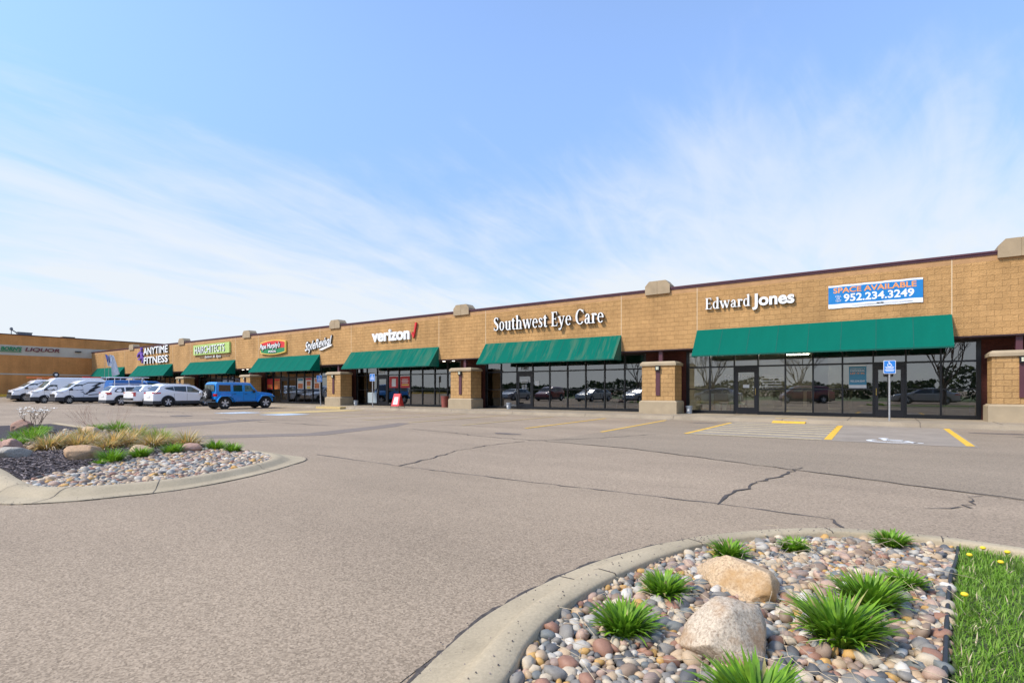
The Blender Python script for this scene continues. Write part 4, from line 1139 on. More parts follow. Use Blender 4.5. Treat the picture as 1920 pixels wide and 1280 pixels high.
poster(z4[4] + .12, z4[5] - .10, 1.42, 2.22, 'poster_red', 'red window poster with lines of white and gold text, second from the phone shop door', extra=[(.2, .8, .7, .76, 'paper'), (.15, .85, .56, .62, 'paper'), (.2, .8, .42, .48, 'paper'), (.15, .9, .2, .32, 'sign_gold')])
poster(z4[1] + .08, z4[2] - .08, .34, 1.1, 'pale_panel', 'pale panel standing in the lower window left of the phone shop door')
z5 = BAYS[3][0]
PZ = [(1, 'poster_red', 'dark red food poster in the pizza shop window nearest the blue jeep', [(.1, .9, .1, .45, 'poster_food')]), (2, 'poster_food', 'orange food poster in the window left of the pizza shop door', [(.1, .9, .8, .95, 'sign_red')]),
      (4, 'paper', 'white and blue food poster right of the pizza shop door', [(.1, .9, .75, .95, 'teal_poster'), (.1, .9, .05, .5, 'poster_food')]), (5, 'paper', 'food poster with red top band in the pizza shop window', [(.05, .95, .82, .97, 'sign_red'), (.2, .8, .3, .7, 'poster_food'), (.2, .8, .02, .25, 'sign_gold')]),
      (6, 'paper', 'pale poster with a round pizza furthest right in the pizza shop window', [(.1, .85, .05, .5, 'poster_food'), (.2, .7, .6, .9, 'poster_food')])]
for k, mm, lb, ex in PZ:
    k -= 1 if k < 3 else 0
    poster(z5[k] + .14, z5[k + 1] - .14, 1.36, 2.26, mm, lb, extra=ex)
mb = MB(); mb.prism([(z5[8] + .4 + .28 * math.cos(a * .52), 1.98 + .2 * math.sin(a * .52)) for a in range(12)], 'y', YS + .08, YS + .12)
o = mb.build('neon_sign', 'pink_neon', None, (z5[8], YS, 1.9)); tag(o, 'small glowing pink window sign behind the pillar right of the pizza shop', 'sign')
# things standing inside the windows
def chair(x, y, rz, label, m='furniture_white'):
    t = thing('chair', label, 'chair', (x, y, .15), rz)
    q = MB(); q.box(-.28, .28, -.26, .26, .40, .47); q.build('seat', m, t)
    q = MB(); q.add([(-.28, .24, .47), (.28, .24, .47), (.28, .34, .92), (-.28, .34, .92), (-.28, .30, .47), (.28, .30, .47), (.28, .40, .92), (-.28, .40, .92)], [(0, 1, 2, 3), (4, 5, 6, 7), (0, 4, 7, 3), (1, 2, 6, 5), (3, 7, 6, 2), (0, 1, 5, 4)]); q.build('backrest', m, t)
    for a in (-.24, .24):
        for b in (-.22, .22):
            q = MB(); q.tube([(a, b, 0), (a, b, .4)], .015, 5); q.build('leg', 'wood', t)
chair(-7.2, 27.3, R(200), 'pale chair inside the window beside the grey bucket')
chair(-5.75, 27.2, R(170), 'pale chair inside the window left of the lettered glass door')
for x, lb in ((-6.6, 'white tapered pot inside the window between two pale chairs, left one'), (-6.3, 'white tapered pot inside the window between two pale chairs, right one')):
    q = MB(); q.lathe([(.0, .15), (.09, .15), (.13, .62), (.11, .62), (.1, .5), (0, .5)], (x, 27.0, 0), n=14); o = q.build('pot', 'furniture_white', None, (x, 27, .15), smooth=40); tag(o, lb, 'pot', 'white pots inside the window')
q = MB(); q.box(2.02, 2.72, 26.9, 27.4, .15, 1.20, 0); q.box(1.98, 2.76, 26.86, 27.44, 1.20, 1.26, 1)
o = q.build('counter', ['plywood', 'furniture_white'], None, (2.4, 27, .15)); tag(o, 'pale plywood counter with white top standing inside the far right window', 'counter')
t = thing('display_shelf', 'white wire display shelf standing inside the eye clinic window', 'shelf', (-12, 27, .15)); og = (-12, 27, .15)
q = MB()
for x in (-12.5, -11.9, -11.3): q.tube([(x, 27, .15), (x, 27, 1.6)], .02, 5)
for z in (.2, .6, 1.0, 1.4): q.tube([(-12.5, 27, z), (-11.3, 27, z)], .02, 5)
q.build('frame', 'furniture_white', t, og)
for x, z in ((-12.3, 1.42), (-11.6, 1.42), (-11.7, .62), (-11.5, 1.02)):
    q = MB(); q.box(x - .08, x + .08, 26.95, 27.05, z, z + .13); q.build('display_box', 'paper', t, og)
for x in (-15.7, -14.9, -14.1, -13.4):
    chair(x, 28.0, R(170 + x * 7 % 20), 'teal seated chair in the row inside the eye clinic window', 'chair_teal')
for o in [o for o in S.objects if o.name.startswith('chair') and 'teal' in o.get('label', '')]: o['group'] = 'teal chairs inside the eye clinic'

# ------------------------------------------------------------------ vehicles (built facing +y)
def wheel(t, x, y, r, wd, rim, side, style=5):
    m = MB()
    pr = [(r * .62, -wd / 2), (r * .9, -wd / 2), (r * .985, -wd * .38), (r, -wd * .2), (r, wd * .2), (r * .985, wd * .38), (r * .9, wd / 2), (r * .62, wd / 2), (r * .6, wd * .25), (r * .6, -wd * .25)]
    m.lathe(pr, (x, y, r), 'x', 28, close=True)
    tw = m.build('wheel', 'tyre', t, smooth=40)
    m = MB(); s_ = side
    m.lathe([(0, s_ * wd * .12), (r * .60, s_ * wd * .12), (r * .64, s_ * wd * .30), (r * .66, s_ * wd * .46), (r * .62, s_ * wd * .46), (r * .58, s_ * wd * .2), (0, s_ * wd * .18)], (x, y, r), 'x', 28, m=1)
    for k in range(style):
        a = 2 * math.pi * k / style + .3
        for da in ((-.16, .16) if style == 5 else (0,)):
            c, s2 = math.cos(a + da), math.sin(a + da)
            p0, p1 = (r * .1 * math.cos(a), r * .1 * math.sin(a)), (r * .62 * c, r * .62 * s2)
            nx, ny_ = -s2 * r * .075, c * r * .075
            xa, xb = x + s_ * wd * .2, x + s_ * wd * (.42 if da >= 0 else .425)
            V = [(xx, y + p[0] + sg * nx, r + p[1] + sg * ny_) for xx in (xa, xb) for p, sg in ((p0, 1), (p0, -1), (p1, -1), (p1, 1))]
            m.add(V, [(0, 1, 2, 3), (4, 5, 6, 7), (0, 4, 5, 1), (1, 5, 6, 2), (2, 6, 7, 3), (3, 7, 4, 0)], 0)
    m.lathe([(0, s_ * wd * .2), (r * .16, s_ * wd * .2), (r * .14, s_ * wd * .45), (0, s_ * wd * .46)], (x, y, r), 'x', 14, m=0)
    m.build('rim', [rim, 'rim_dark'], tw, smooth=35)
    return tw
def vehicle(name, label, cat, loc, rz, sp, scale=1.0, group=None):
    t = thing(name, label, cat, loc, rz, group)
    t.scale = (scale,) * 3
    top, W, zb, belt, tum, L = sp['top'], sp['W'], sp.get('zb', .25), sp['belt'], sp.get('tum', .16), sp['L']
    H = max(z for _, z in top); rr = sp.get('round', .10); pe = sp.get('plan', .12)
    y0, y1 = top[0][0], top[-1][0]
    def hw(y, z):
        u = abs((y - (y0 + y1) / 2) / ((y1 - y0) / 2))
        b = W * (1 - pe * u ** 5)
        if z > belt: b *= 1 - tum * ((z - belt) / (H - belt)) ** 1.1
        if z < .55: b *= 1 - .05 * ((.55 - z) / .4) ** 2
        return b
    zt = lambda y: interp(top, y)
    ys = sorted(set([round(p[0], 3) for p in top] + [round(y0 + (y1 - y0) * i / 44, 3) for i in range(45)]))
    m = MB(); rings = []
    K = 9
    for y in ys:
        z1 = zt(y); r_ = min(rr, (z1 - zb) * .3)
        h = []
        h.append((0, zb)); h.append((hw(y, zb) * .9, zb))
        for k in range(K): z = zb + .05 + (z1 - r_ - zb - .05) * k / (K - 1); h.append((hw(y, z), z))
        bx = hw(y, z1 - r_)
        for a in (30, 60): h.append((bx - r_ * (1 - math.cos(R(a))), z1 - r_ + r_ * math.sin(R(a))))
        h.append((bx - r_ * 1.25, z1)); h.append((bx * .45, z1 + .018)); h.append((0, z1 + .025))
        ring_ = [(x, y, z) for x, z in h] + [(-x, y, z) for x, z in h[1:-1]][::-1]
        rings.append(ring_)
    n = len(rings[0])
    m.add([v for r_ in rings for v in r_], [(i * n + k, i * n + (k + 1) % n, (i + 1) * n + (k + 1) % n, (i + 1) * n + k) for i in range(len(ys) - 1) for k in range(n)] + [list(range(n)), list(range((len(ys) - 1) * n, len(ys) * n))[::-1]])
    body = m.build('body', sp['paint'], t, smooth=32)
    G = sp.get('glass', 'car_glass')
    for poly in sp['windows']:
        pm = poly[1] if isinstance(poly, tuple) else G
        pp = poly[0] if isinstance(poly, tuple) else poly
        for s_ in (-1, 1):
            m = MB(); m.add([(s_ * (hw(y, z) + .006), y, z) for y, z in pp], [list(range(len(pp)))]); m.build('window', pm, t, recalc=False)
    def topglass(nm, a, b, inset, mm):
        m = MB(); P = [a + (b - a) * i / 8 for i in range(9)]
        V = []
        for y in P:
            z = zt(y); dz = (zt(y + .02) - zt(y - .02)) / .04; l = math.hypot(1, dz); hx = hw(y, z - .06) - inset
            for f in (-1, -.5, 0, .5, 1): V.append((f * hx, y - dz / l * .014, z + 1 / l * .014 + .025 * (1 - abs(f))))
        m.add(V, [(i * 5 + k, (i + 1) * 5 + k, (i + 1) * 5 + k + 1, i * 5 + k + 1) for i in range(8) for k in range(4)]); m.build(nm, mm, t, smooth=180, recalc=False)
    topglass('windshield', *sp['ws'], .13, sp.get('wsm', G))
    if 'rw' in sp: topglass('rear_window', *sp['rw'], sp.get('rwi', .16), G)
    # lower cladding
    if 'clad' in sp:
        cz, cm = sp['clad']
        m = MB(); rings = []
        for y in ys:
            h = [(hw(y, z) + .012, z) for z in (zb - .02, zb + .05, cz)]
            rings.append([(x, y, z) for x, z in h] + [(-x, y, z) for x, z in h][::-1])
        m.add([v for r_ in rings for v in r_], [(i * 6 + k, i * 6 + k + 1, (i + 1) * 6 + k + 1, (i + 1) * 6 + k) for i in range(len(ys) - 1) for k in (0, 1, 3, 4, 2) if k != 2])
        for i, e in ((0, -.02), (len(ys) - 1, .02)):
            h = hw(ys[i], .5) + .012
            m.box(-h, h, min(ys[i], ys[i] + e), max(ys[i], ys[i] + e), zb - .02, cz)
        m.build('cladding', cm, t, smooth=40)
    am = sp.get('archm', 'arch_black')
    for wy in sp['wheels']:
        r = sp['r']
        for s_ in (-1, 1):
            m = MB(); ra = r * 1.17
            hx = hw(wy, r)
            V = [(s_ * (hx + .016), wy + ra * math.cos(R(a)), max(zb - .03, r + ra * math.sin(R(a)))) for a in range(-40, 221, 13)]
            m.add(V, [list(range(len(V)))]); m.build('wheel_arch', 'arch_black', t, recalc=False)
            if am != 'none':
                m = MB(); q = []
                for a in range(-22, 203, 12):
                    for rad, dx in ((ra, .0), (ra, .03), (ra * 1.13, .026), (ra * 1.15, .0)):
                        q.append((s_ * (hx + .014 + dx), wy + rad * math.cos(R(a)), r + rad * math.sin(R(a))))
                k4 = len(q) // 4
                m.add(q, [(i * 4 + k, i * 4 + (k + 1) % 4, (i + 1) * 4 + (k + 1) % 4, (i + 1) * 4 + k) for i in range(k4 - 1) for k in range(4)]); m.build('fender_trim', am, t, smooth=40)
            wheel(t, s_ * (hx - sp.get('ww', .22) / 2 + .055), wy, r, sp.get('ww', .22), sp.get('rim', 'rim_alloy'), s_, sp.get('spokes', 5))
    for s_ in (-1, 1):
        for nm, (ya, yb, za, zb_, mm) in [(k, v) for k, v in sp['lamps'].items()]:
            m = MB(); front = ya > 0
            P = [(ya, za), (yb, za + .02), (yb, zb_), (ya, zb_ - .02)]
            out = [(s_ * (hw(y, z) + .012), y, z) for y, z in P]
            ye = max(ya, yb) if front else min(ya, yb)
            yq = ye + (.012 if front else -.012)
            hx = hw(ye, (za + zb_) / 2)
            m.add(out, [(0, 1, 2, 3)])
            m.box(min(s_ * (hx + .012), s_ * (hx - .30)), max(s_ * (hx + .012), s_ * (hx - .30)), min(ye, yq), max(ye, yq), za + .01, zb_)
            m.build('headlight' if front else 'taillight', mm, t, recalc=False)
        if 'mirror' in sp:
            y, z = sp['mirror']; h = hw(y, z)
            m = MB(); m.lathe([(.0, -.09), (.09, -.07), (.11, .0), (.09, .07), (0, .09)], (s_ * (h + .14), y, z), 'y', 10); m.tube([(s_ * h, y, z - .06), (s_ * (h + .1), y, z - .03)], .025)
            m.build('mirror', sp.get('mirm', sp['paint']), t, smooth=60)
        for y, z in sp.get('handles', []):
            m = MB(); h = hw(y, z); m.box(min(s_ * h, s_ * (h + .03)), max(s_ * h, s_ * (h + .03)), y - .09, y + .09, z - .015, z + .015); m.build('door_handle', sp.get('hm', sp['paint']), t)
        m = MB()
        for y in sp.get('seams', []):
            zs = [zb + .12 + (min(zt(y) - .2, belt) - zb - .12) * k / 5 for k in range(6)]
            for a, b in zip(zs, zs[1:]): m.add([(s_ * (hw(y, a) + .004), y - .007, a), (s_ * (hw(y, a) + .004), y + .007, a), (s_ * (hw(y, b) + .004), y + .007, b), (s_ * (hw(y, b) + .004), y - .007, b)], [(0, 1, 2, 3)])
        if m.v: m.build('door_seam', 'cladding_grey', t, recalc=False)
    m = MB(); yb = y0 - .016; m.box(-.26, .26, yb - .01, yb, sp.get('plz', .85) - .07, sp.get('plz', .85) + .07); m.build('licence_plate', 'paper', t)
    m = MB(); m.box(-W * .8, W * .8, y0 + .25, y1 - .25, .16, zb + .04); m.build('underbody', 'arch_black', t)
    t['_hw'] = 0; del t['_hw']
    return t, hw, zt

SUV = dict(L=4.69, W=.94, belt=1.02, paint='car_white', top=[(-2.36, .45), (-2.35, .98), (-2.22, 1.10), (-1.86, 1.56), (-1.6, 1.66), (-.6, 1.70), (.1, 1.69), (.55, 1.60), (1.28, 1.10), (1.45, 1.05), (2.05, .93), (2.28, .78), (2.35, .45)],
           windows=[[(-1.50, 1.34), (-1.62, 1.41), (-1.45, 1.47), (-1.0, 1.53), (-.96, 1.21)], [(-.93, 1.20), (-.96, 1.535), (-.1, 1.56), (-.1, 1.13)], ([(-.04, 1.125), (-.04, 1.56), (.28, 1.53), (.98, 1.12), (.95, 1.08)], 'car_glass_light')],
           ws=(.60, 1.25), rw=(-2.17, -1.87), wheels=(-1.38, 1.34), r=.375, clad=(.46, 'cladding_grey'), archm='cladding_grey',
           lamps={'t': (-2.32, -1.86, .98, 1.10, 'light_red'), 'h': (1.75, 2.2, .74, .88, 'light_clear')}, mirror=(.85, 1.08), handles=[(-.75, .98), (.15, .97)], seams=[-.96, -.06, .95], plz=.78)
suv, hwf, _ = vehicle('parked_car', 'white family suv with slim red tail lamps parked left of the blue jeep', 'car', (-45.04, 19.4, 0), 0, SUV, 1.0, 'white cars parked nose in')
m = MB()
for s_ in (-1, 1): m.tube([(s_ * .66, -1.4, 1.70), (s_ * .68, -1.2, 1.745), (s_ * .68, .1, 1.755), (s_ * .66, .3, 1.70)], .018)
m.build('roof_rail', 'galvanized', suv)
EQ = dict(SUV); EQ['top'] = [(-2.38, .45), (-2.36, 1.0), (-2.25, 1.08), (-1.95, 1.50), (-1.7, 1.61), (-.6, 1.67), (.1, 1.66), (.6, 1.55), (1.30, 1.10), (1.45, 1.05), (2.1, .93), (2.3, .78), (2.38, .45)]
EQ['lamps'] = {'t': (-2.34, -2.02, .88, 1.10, 'light_red'), 'h': (1.75, 2.2, .74, .88, 'light_clear')}
EQ['windows'] = [[(-1.75, 1.10), (-1.85, 1.16), (-1.6, 1.44), (-1.15, 1.50), (-1.1, 1.07)], [(-1.03, 1.06), (-1.03, 1.51), (-.1, 1.53), (-.1, 1.04)], [(-.02, 1.04), (-.02, 1.53), (.3, 1.50), (1.0, 1.10), (.97, 1.04)]]
vehicle('parked_car', 'white suv with wide red tail lamps parked beside the lightning bolt van', 'car', (-52.6, 18.95, 0), 0, EQ, 1.0, 'white cars parked nose in')
vehicle('parked_car', 'white suv mostly hidden, its roof showing over the pickup truck', 'car', (-50.3, 20.3, 0), 0, SUV, 1.02, 'white cars parked nose in')
PK = dict(L=5.35, W=.97, belt=1.08, tum=.2, paint='car_white', zb=.38, plan=.06, round=.07,
          top=[(-2.68, .55), (-2.67, 1.15), (-.92, 1.16), (-.88, 1.20), (-.72, 1.70), (-.5, 1.79), (.5, 1.79), (.75, 1.72), (1.35, 1.22), (1.5, 1.18), (2.45, 1.08), (2.62, .95), (2.67, .5)],
          windows=[[(-.66, 1.20), (-.62, 1.62), (.0, 1.65), (.0, 1.18)], [(.07, 1.18), (.07, 1.65), (.55, 1.64), (1.12, 1.22), (1.1, 1.18)]], ws=(.78, 1.33), wheels=(-1.55, 1.72), r=.39, ww=.25, clad=None,
          lamps={'t': (-2.66, -2.50, .78, 1.10, 'light_red'), 'h': (2.2, 2.6, .86, 1.02, 'light_clear')}, mirror=(.98, 1.2), handles=[(-.55, 1.06), (.2, 1.06)], seams=[-.9, .03, 1.1], plz=.62, archm='arch_black')
del PK['clad']
pk, hp, _ = vehicle('pickup_truck', 'white pickup truck with tall red tail lamps between two white suvs', 'pickup truck', (-47.95, 19.45, 0), 0, PK)
m = MB(); m.box(-.80, .80, -2.55, -.98, 1.165, 1.19); m.build('bed_cover', 'car_black', pk)
m = MB(); m.box(-.95, .95, -2.84, -2.69, .50, .66); m.build('bumper', 'cladding_grey', pk)
JP = dict(L=4.3, W=.80, belt=1.12, tum=.09, plan=.03, paint='car_blue', zb=.48, round=.05,
          top=[(-2.05, .70), (-2.04, 1.10), (-1.98, 1.74), (-1.88, 1.84), (.20, 1.84), (.42, 1.80), (.86, 1.24), (.92, 1.20), (1.7, 1.12), (1.98, 1.06), (2.05, .98), (2.06, .60)],
          windows=[[(-1.82, 1.22), (-1.80, 1.66), (-1.03, 1.66), (-1.03, 1.22)], [(-.84, 1.22), (-.84, 1.66), (-.22, 1.66), (-.22, 1.22)], ([(-.04, 1.22), (-.04, 1.66), (.36, 1.64), (.66, 1.24)], 'car_glass_light')],
          ws=(.46, .83), wheels=(-1.42, 1.50), r=.415, ww=.27, rim='rim_alloy', spokes=5, archm='none',
          lamps={'t': (-2.05, -1.93, .88, 1.06, 'light_red'), 'h': (1.95, 2.05, .84, 1.02, 'light_clear')}, mirror=(.55, 1.22), mirm='car_black', handles=[(-.75, 1.06), (.02, 1.06)], hm='car_black', seams=[-.93, -.13, .72], plz=.95)
jp, hj, _ = vehicle('jeep', 'blue boxy off road vehicle with rear spare wheel parked nose in', 'car', (-36.35, 19.3, 0), 0, JP, .965)
m = MB(); m.box(-.62, .62, -2.075, -2.055, 1.24, 1.68); m.build('rear_window', 'car_glass_light', jp)
for s_ in (-1, 1):
    for wy, nm in ((-1.42, 0), (1.50, 1)):
        m = MB(); P = []
        pts = [(-.60, .58), (-.47, .82), (-.30, .98), (.30, .98), (.48, .84), (.60, .58)] if nm == 0 else [(-.70, .56), (-.50, .84), (-.34, 1.0), (.42, 1.0), (.56, .92), (.56, .84)]
        for dy, z in pts:
            for xx, dz in ((.76, 0), (.97, -.02), (.99, -.10), (.93, -.10)): P.append((s_ * xx, wy + dy, z + dz))
        m.add(P, [(i * 4 + k, i * 4 + (k + 1) % 4, (i + 1) * 4 + (k + 1) % 4, (i + 1) * 4 + k) for i in range(len(pts) - 1) for k in range(4)] + [(0, 1, 2, 3), (len(P) - 4, len(P) - 3, len(P) - 2, len(P) - 1)])
        m.build('fender', 'car_blue', jp, smooth=35)
    m = MB(); m.tube([(s_ * .84, -.72, .47), (s_ * .88, -.68, .47), (s_ * .88, .78, .47), (s_ * .84, .82, .47)], .045); m.build('side_step', 'car_black', jp)
m = MB(); m.box(-.82, .82, -2.32, -2.06, .52, .70); m.build('rear_bumper', 'car_black', jp)
m = MB(); m.box(-.80, .80, 2.07, 2.34, .52, .70); m.build('front_bumper', 'car_black', jp)
sw = MB()
r, wd = .40, .26
sw.lathe([(r * .62, -wd / 2), (r * .9, -wd / 2), (r, -wd * .25), (r, wd * .25), (r * .9, wd / 2), (r * .62, wd / 2), (r * .6, wd * .2), (r * .6, -wd * .2)], (0, -2.24, 1.02), 'y', 28, close=True)
sp_ = sw.build('spare_wheel', 'tyre', jp, smooth=40)
m = MB(); m.lathe([(0, -2.24 - wd * .2), (r * .6, -2.24 - wd * .2), (r * .64, -2.24 - wd * .45), (r * .6, -2.24 - wd * .45), (0, -2.24 - wd * .25)], (0, 0, 1.02), 'y', 24, m=1)
for k in range(5):
    a = 2 * math.pi * k / 5; c, s2 = math.cos(a), math.sin(a)
    V = [(p * c - q * s2, yy, 1.02 + p * s2 + q * c) for yy in (-2.24 - wd * .2, -2.24 - wd * .44) for p, q in ((.03, -.03), (.25, -.04), (.25, .04), (.03, .03))]
    m.add(V, [(0, 1, 2, 3), (4, 5, 6, 7), (0, 4, 5, 1), (1, 5, 6, 2), (2, 6, 7, 3), (3, 7, 4, 0)], 0)
m.build('rim', ['rim_alloy', 'rim_dark'], sp_)
m = MB(); m.box(-.5, .5, -2.06, -2.05, .72, 1.2); m.build('tailgate', 'car_blue', jp)
m = MB(); m.tube([(s_ * .2, -.1, .25) for s_ in (-3.6, 3.6)], .06); m.build('axle', 'car_black', jp)

def van(x, y, H, label, decal, rack):
    VN = dict(L=5.98, W=1.02, belt=1.35, tum=.13, plan=.09, paint='car_white', zb=.30, round=.16,
              top=[(-2.96, .5), (-2.95, H - .35), (-2.85, H - .08), (-2.6, H), (.75, H), (1.15, H - .08), (1.45, H - .32), (2.08, 1.46), (2.2, 1.38), (2.7, 1.16), (2.90, .95), (2.98, .5)],
              windows=[[(.98, 1.26), (.98, 1.80), (1.52, 1.80), (2.02, 1.32), (2.0, 1.24)]], ws=(1.50, 2.06), wsm='car_glass_light', wheels=(-1.70, 1.98), r=.35, ww=.24, rim='rim_steel', spokes=8,
              clad=(.62, 'cladding_grey'), archm='cladding_grey', lamps={'t': (-2.94, -2.86, 1.0, 1.7, 'light_red'), 'h': (2.42, 2.86, 1.0, 1.14, 'light_clear')}, mirror=(1.85, 1.35), mirm='car_black', handles=[(1.05, 1.12)], hm='car_black', seams=[.92, 1.98, -.6], plz=.8)
    t, hw, zt = vehicle('cargo_van', label, 'van', (x, y, gz(x)), math.pi, VN, 1.0, 'white work vans parked nose out')
    m = MB(); m.box(-.62, .62, 2.975, 3.0, .64, .92); m.build('grille', 'car_black', t)
    if decal:
        m = MB()
        bolt = [(-.35, 2.02), (.45, 1.60), (.15, 1.56), (.75, 1.20), (.45, 1.16), (.95, .82), (-.05, 1.22), (.22, 1.27), (-.45, 1.62), (-.12, 1.66), (-.75, 2.02)]
        def dz(P, e=.010):
            tri = [((hw(q, z) + e) , q, z) for q, z in P]
            m.add(tri, [list(range(len(P)))])
        for s_ in (1,):
            for P in ([(-.75, 2.0), (-.35, 2.0), (.35, 1.62), (-.05, 1.66)], [(-.05, 1.70), (-.45, 1.62), (.12, 1.28), (.55, 1.24)], [(.40, 1.36), (-.10, 1.24), (.95, .84), (.60, 1.10)]):
                tri = [(-(hw(q, z) + .010), q, z) for q, z in P]; m.add(tri, [list(range(len(P)))])
                tri = [((hw(q, z) + .010), q, z) for q, z in P]; m.add(tri, [list(range(len(P)))])
            for P0 in ([(.95, 1.30), (1.0, 1.75), (.55, 1.98), (-.9, 2.02)], [(1.05, 1.14), (.8, .92), (.6, .90)], [(.55, .82), (-.6, .92), (-1.6, 1.12)], [(-1.0, 2.0), (-1.7, 1.7), (-1.9, 1.2)]):
                for sg in (-1, 1):
                    for (a, b) in zip(P0, P0[1:]):
                        wv = .035
                        m.add([(sg * (hw(a[0], a[1] - wv) + .009), a[0], a[1] - wv), (sg * (hw(b[0], b[1] - wv) + .009), b[0], b[1] - wv), (sg * (hw(b[0], b[1] + wv) + .009), b[0], b[1] + wv), (sg * (hw(a[0], a[1] + wv) + .009), a[0], a[1] + wv)], [(0, 1, 2, 3)])
        m.build('bolt_graphic', 'decal_black', t, recalc=False)
    if rack:
        m = MB()
        for yy in (-2.2, -.8, .6):
            m.tube([(-.8, yy, H - .06), (-.8, yy, H + .14), (.8, yy, H + .14), (.8, yy, H - .06)], .02)
        m.build('roof_rack', 'galvanized', t)
    return t
van(-62.55, 18.85, 2.22, 'white work van with black lightning graphic nearest the parked white suvs', True, False)
van(-67.4, 18.25, 2.52, 'tall roofed white work van between two lower white vans', False, False)
van(-73.5, 18.2, 2.22, 'white work van furthest left carrying an orange ladder', True, True)
t = thing('ladder', 'orange ladder lying on the roof rack of the leftmost van', 'ladder', (-73.4, 18, 2.45)); og = (-73.4, 18, 2.45)
zg = gz(-73.5) + 2.40
for s_ in (-.22, .22):
    m = MB(); m.box(-73.4 + s_ - .03, -73.4 + s_ + .03, 16.6, 20.6, zg, zg + .10); m.build('rail', 'ladder_orange', t, og)
for k in range(12):
    m = MB(); m.tube([(-73.6, 16.8 + k * .33, zg + .05), (-73.2, 16.8 + k * .33, zg + .05)], .018, 5); m.build('rung', 'galvanized', t, og)
t = thing('hose_reel', 'dark round reel on the roof of the tall white van', 'reel', (-67.2, 17.3, 2.5)); og = (-67.2, 17.3, 2.5)
m = MB(); m.lathe([(.0, -.1), (.24, -.1), (.27, 0), (.24, .1), (0, .1)], (-67.2, 17.35, 2.80), 'x', 20); m.build('drum', 'tyre', t, og, smooth=40)
m = MB(); m.lathe([(0, -.12), (.12, -.12), (.12, .12), (0, .12)], (-67.2, 17.35, 2.80), 'x', 14); m.build('hub', 'rim_alloy', t, og)
m = MB(); m.box(-67.3, -67.1, 17.4, 19.4, 2.53, 2.60); m.build('mount', 'car_black', t, og)
t = thing('ladder', 'red ladder lying on the roof of the tall white van', 'ladder', (-67.4, 19.5, 2.5)); og = (-67.4, 19.5, 2.5)
for s_ in (-.2, .2):
    m = MB(); m.box(-67.4 + s_ - .03, -67.4 + s_ + .03, 19.6, 21.2, 2.56, 2.66); m.build('rail', 'sign_red', t, og)
for k in range(5):
    m = MB(); m.tube([(-67.6, 19.8 + k * .3, 2.61), (-67.2, 19.8 + k * .3, 2.61)], .018, 5); m.build('rung', 'sign_red', t, og)
# blue service truck
TR = dict(L=5.6, W=1.0, belt=1.25, tum=.1, plan=.05, paint='truck_blue', zb=.42, round=.1,
          top=[(-2.8, .6), (-2.78, 1.2), (-2.6, 2.16), (-.30, 2.20), (-.25, 2.18), (-.18, 1.72), (-.08, 1.72), (-.02, 2.0), (.15, 2.12), (.95, 2.10), (1.2, 2.0), (1.7, 1.38), (1.85, 1.30), (2.6, 1.18), (2.78, .98), (2.8, .55)],
          windows=[[(.15, 1.36), (.15, 1.95), (.9, 1.95), (1.45, 1.4), (1.42, 1.34)]], ws=(1.22, 1.68), wheels=(-1.6, 1.8), r=.40, ww=.26, rim='rim_steel', spokes=8,
          lamps={'t': (-2.79, -2.7, .95, 1.15, 'light_red'), 'h': (2.3, 2.7, .95, 1.1, 'light_clear')}, mirror=(1.3, 1.45), mirm='car_black', seams=[.05, 1.4], plz=.7)
tr, ht, _ = vehicle('service_truck', 'blue service truck with white ladder rack behind the white suv', 'truck', (-57.4, 21.2, 0), 0, TR)
m = MB()
for s_ in (-1, 1):
    for y in (-2.5, -1.4, -.35): m.tube([(s_ * .96, y, 1.5), (s_ * .98, y, 2.42)], .03)
    m.tube([(s_ * .98, -2.9, 2.42), (s_ * .98, .2, 2.42)], .045)
    m.tube([(s_ * .97, -2.9, 1.85), (s_ * .97, -.2, 1.85)], .025)
    m.tube([(s_ * .98, -.35, 2.40), (s_ * .98, .05, 1.9)], .025)
for y in (-2.5, -1.4, -.35): m.tube([(-.98, y, 2.42), (.98, y, 2.42)], .03)
m.build('ladder_rack', 'car_white', tr)
m = MB()
for k in range(2): m.box(.985, 1.0, -2.3 + k * .2, -.9 - k * .2, 1.62 - k * .10, 1.68 - k * .10)
m.build('lettering', 'paper', tr)
# flags
for dx, m_, lb, pts in ((0, 'flag_blue', 'blue and red flag drooping on a thin pole above the vans', [(0, 0), (.55, -.25), (.62, -1.3), (.15, -1.15)]), (.35, 'flag_white', 'white flag hanging from a thin pole above the vans', [(0, 0), (.35, -.1), (.95, -2.0), (.2, -2.3)])):
    x, y = -66.0, 20.9 + dx
    t = thing('flag', lb, 'flag', (x, y, .1)); og = (x, y, .1)
    m = MB(); m.tube([(x, y, 0), (x, y + .15, 5.0)], .02); m.build('pole', 'rust_pole', t, og)
    m = MB(); z1 = 4.98
    n = 6
    V = []
    for i in range(n + 1):
        for j in range(n + 1):
            u, v = i / n, j / n
            a = pts[0][0] * (1 - u) + pts[1][0] * u; b = pts[3][0] * (1 - u) + pts[2][0] * u
            za = pts[0][1] * (1 - u) + pts[1][1] * u; zb_ = pts[3][1] * (1 - u) + pts[2][1] * u
            V.append((x + .12 * math.sin(u * 8 + v * 2), y + .15 + a * (1 - v) + b * v, z1 + za * (1 - v) + zb_ * v))
    m.add(V, [(i * (n + 1) + j, (i + 1) * (n + 1) + j, (i + 1) * (n + 1) + j + 1, i * (n + 1) + j + 1) for i in range(n) for j in range(n)], 0)
    if m_ == 'flag_blue': m.m = [1 if (k % n) >= 4 or (k // n) % 3 == 2 else 0 for k in range(n * n)]
    m.build('cloth', [m_, 'banner_white'], t, og, smooth=180, recalc=False)

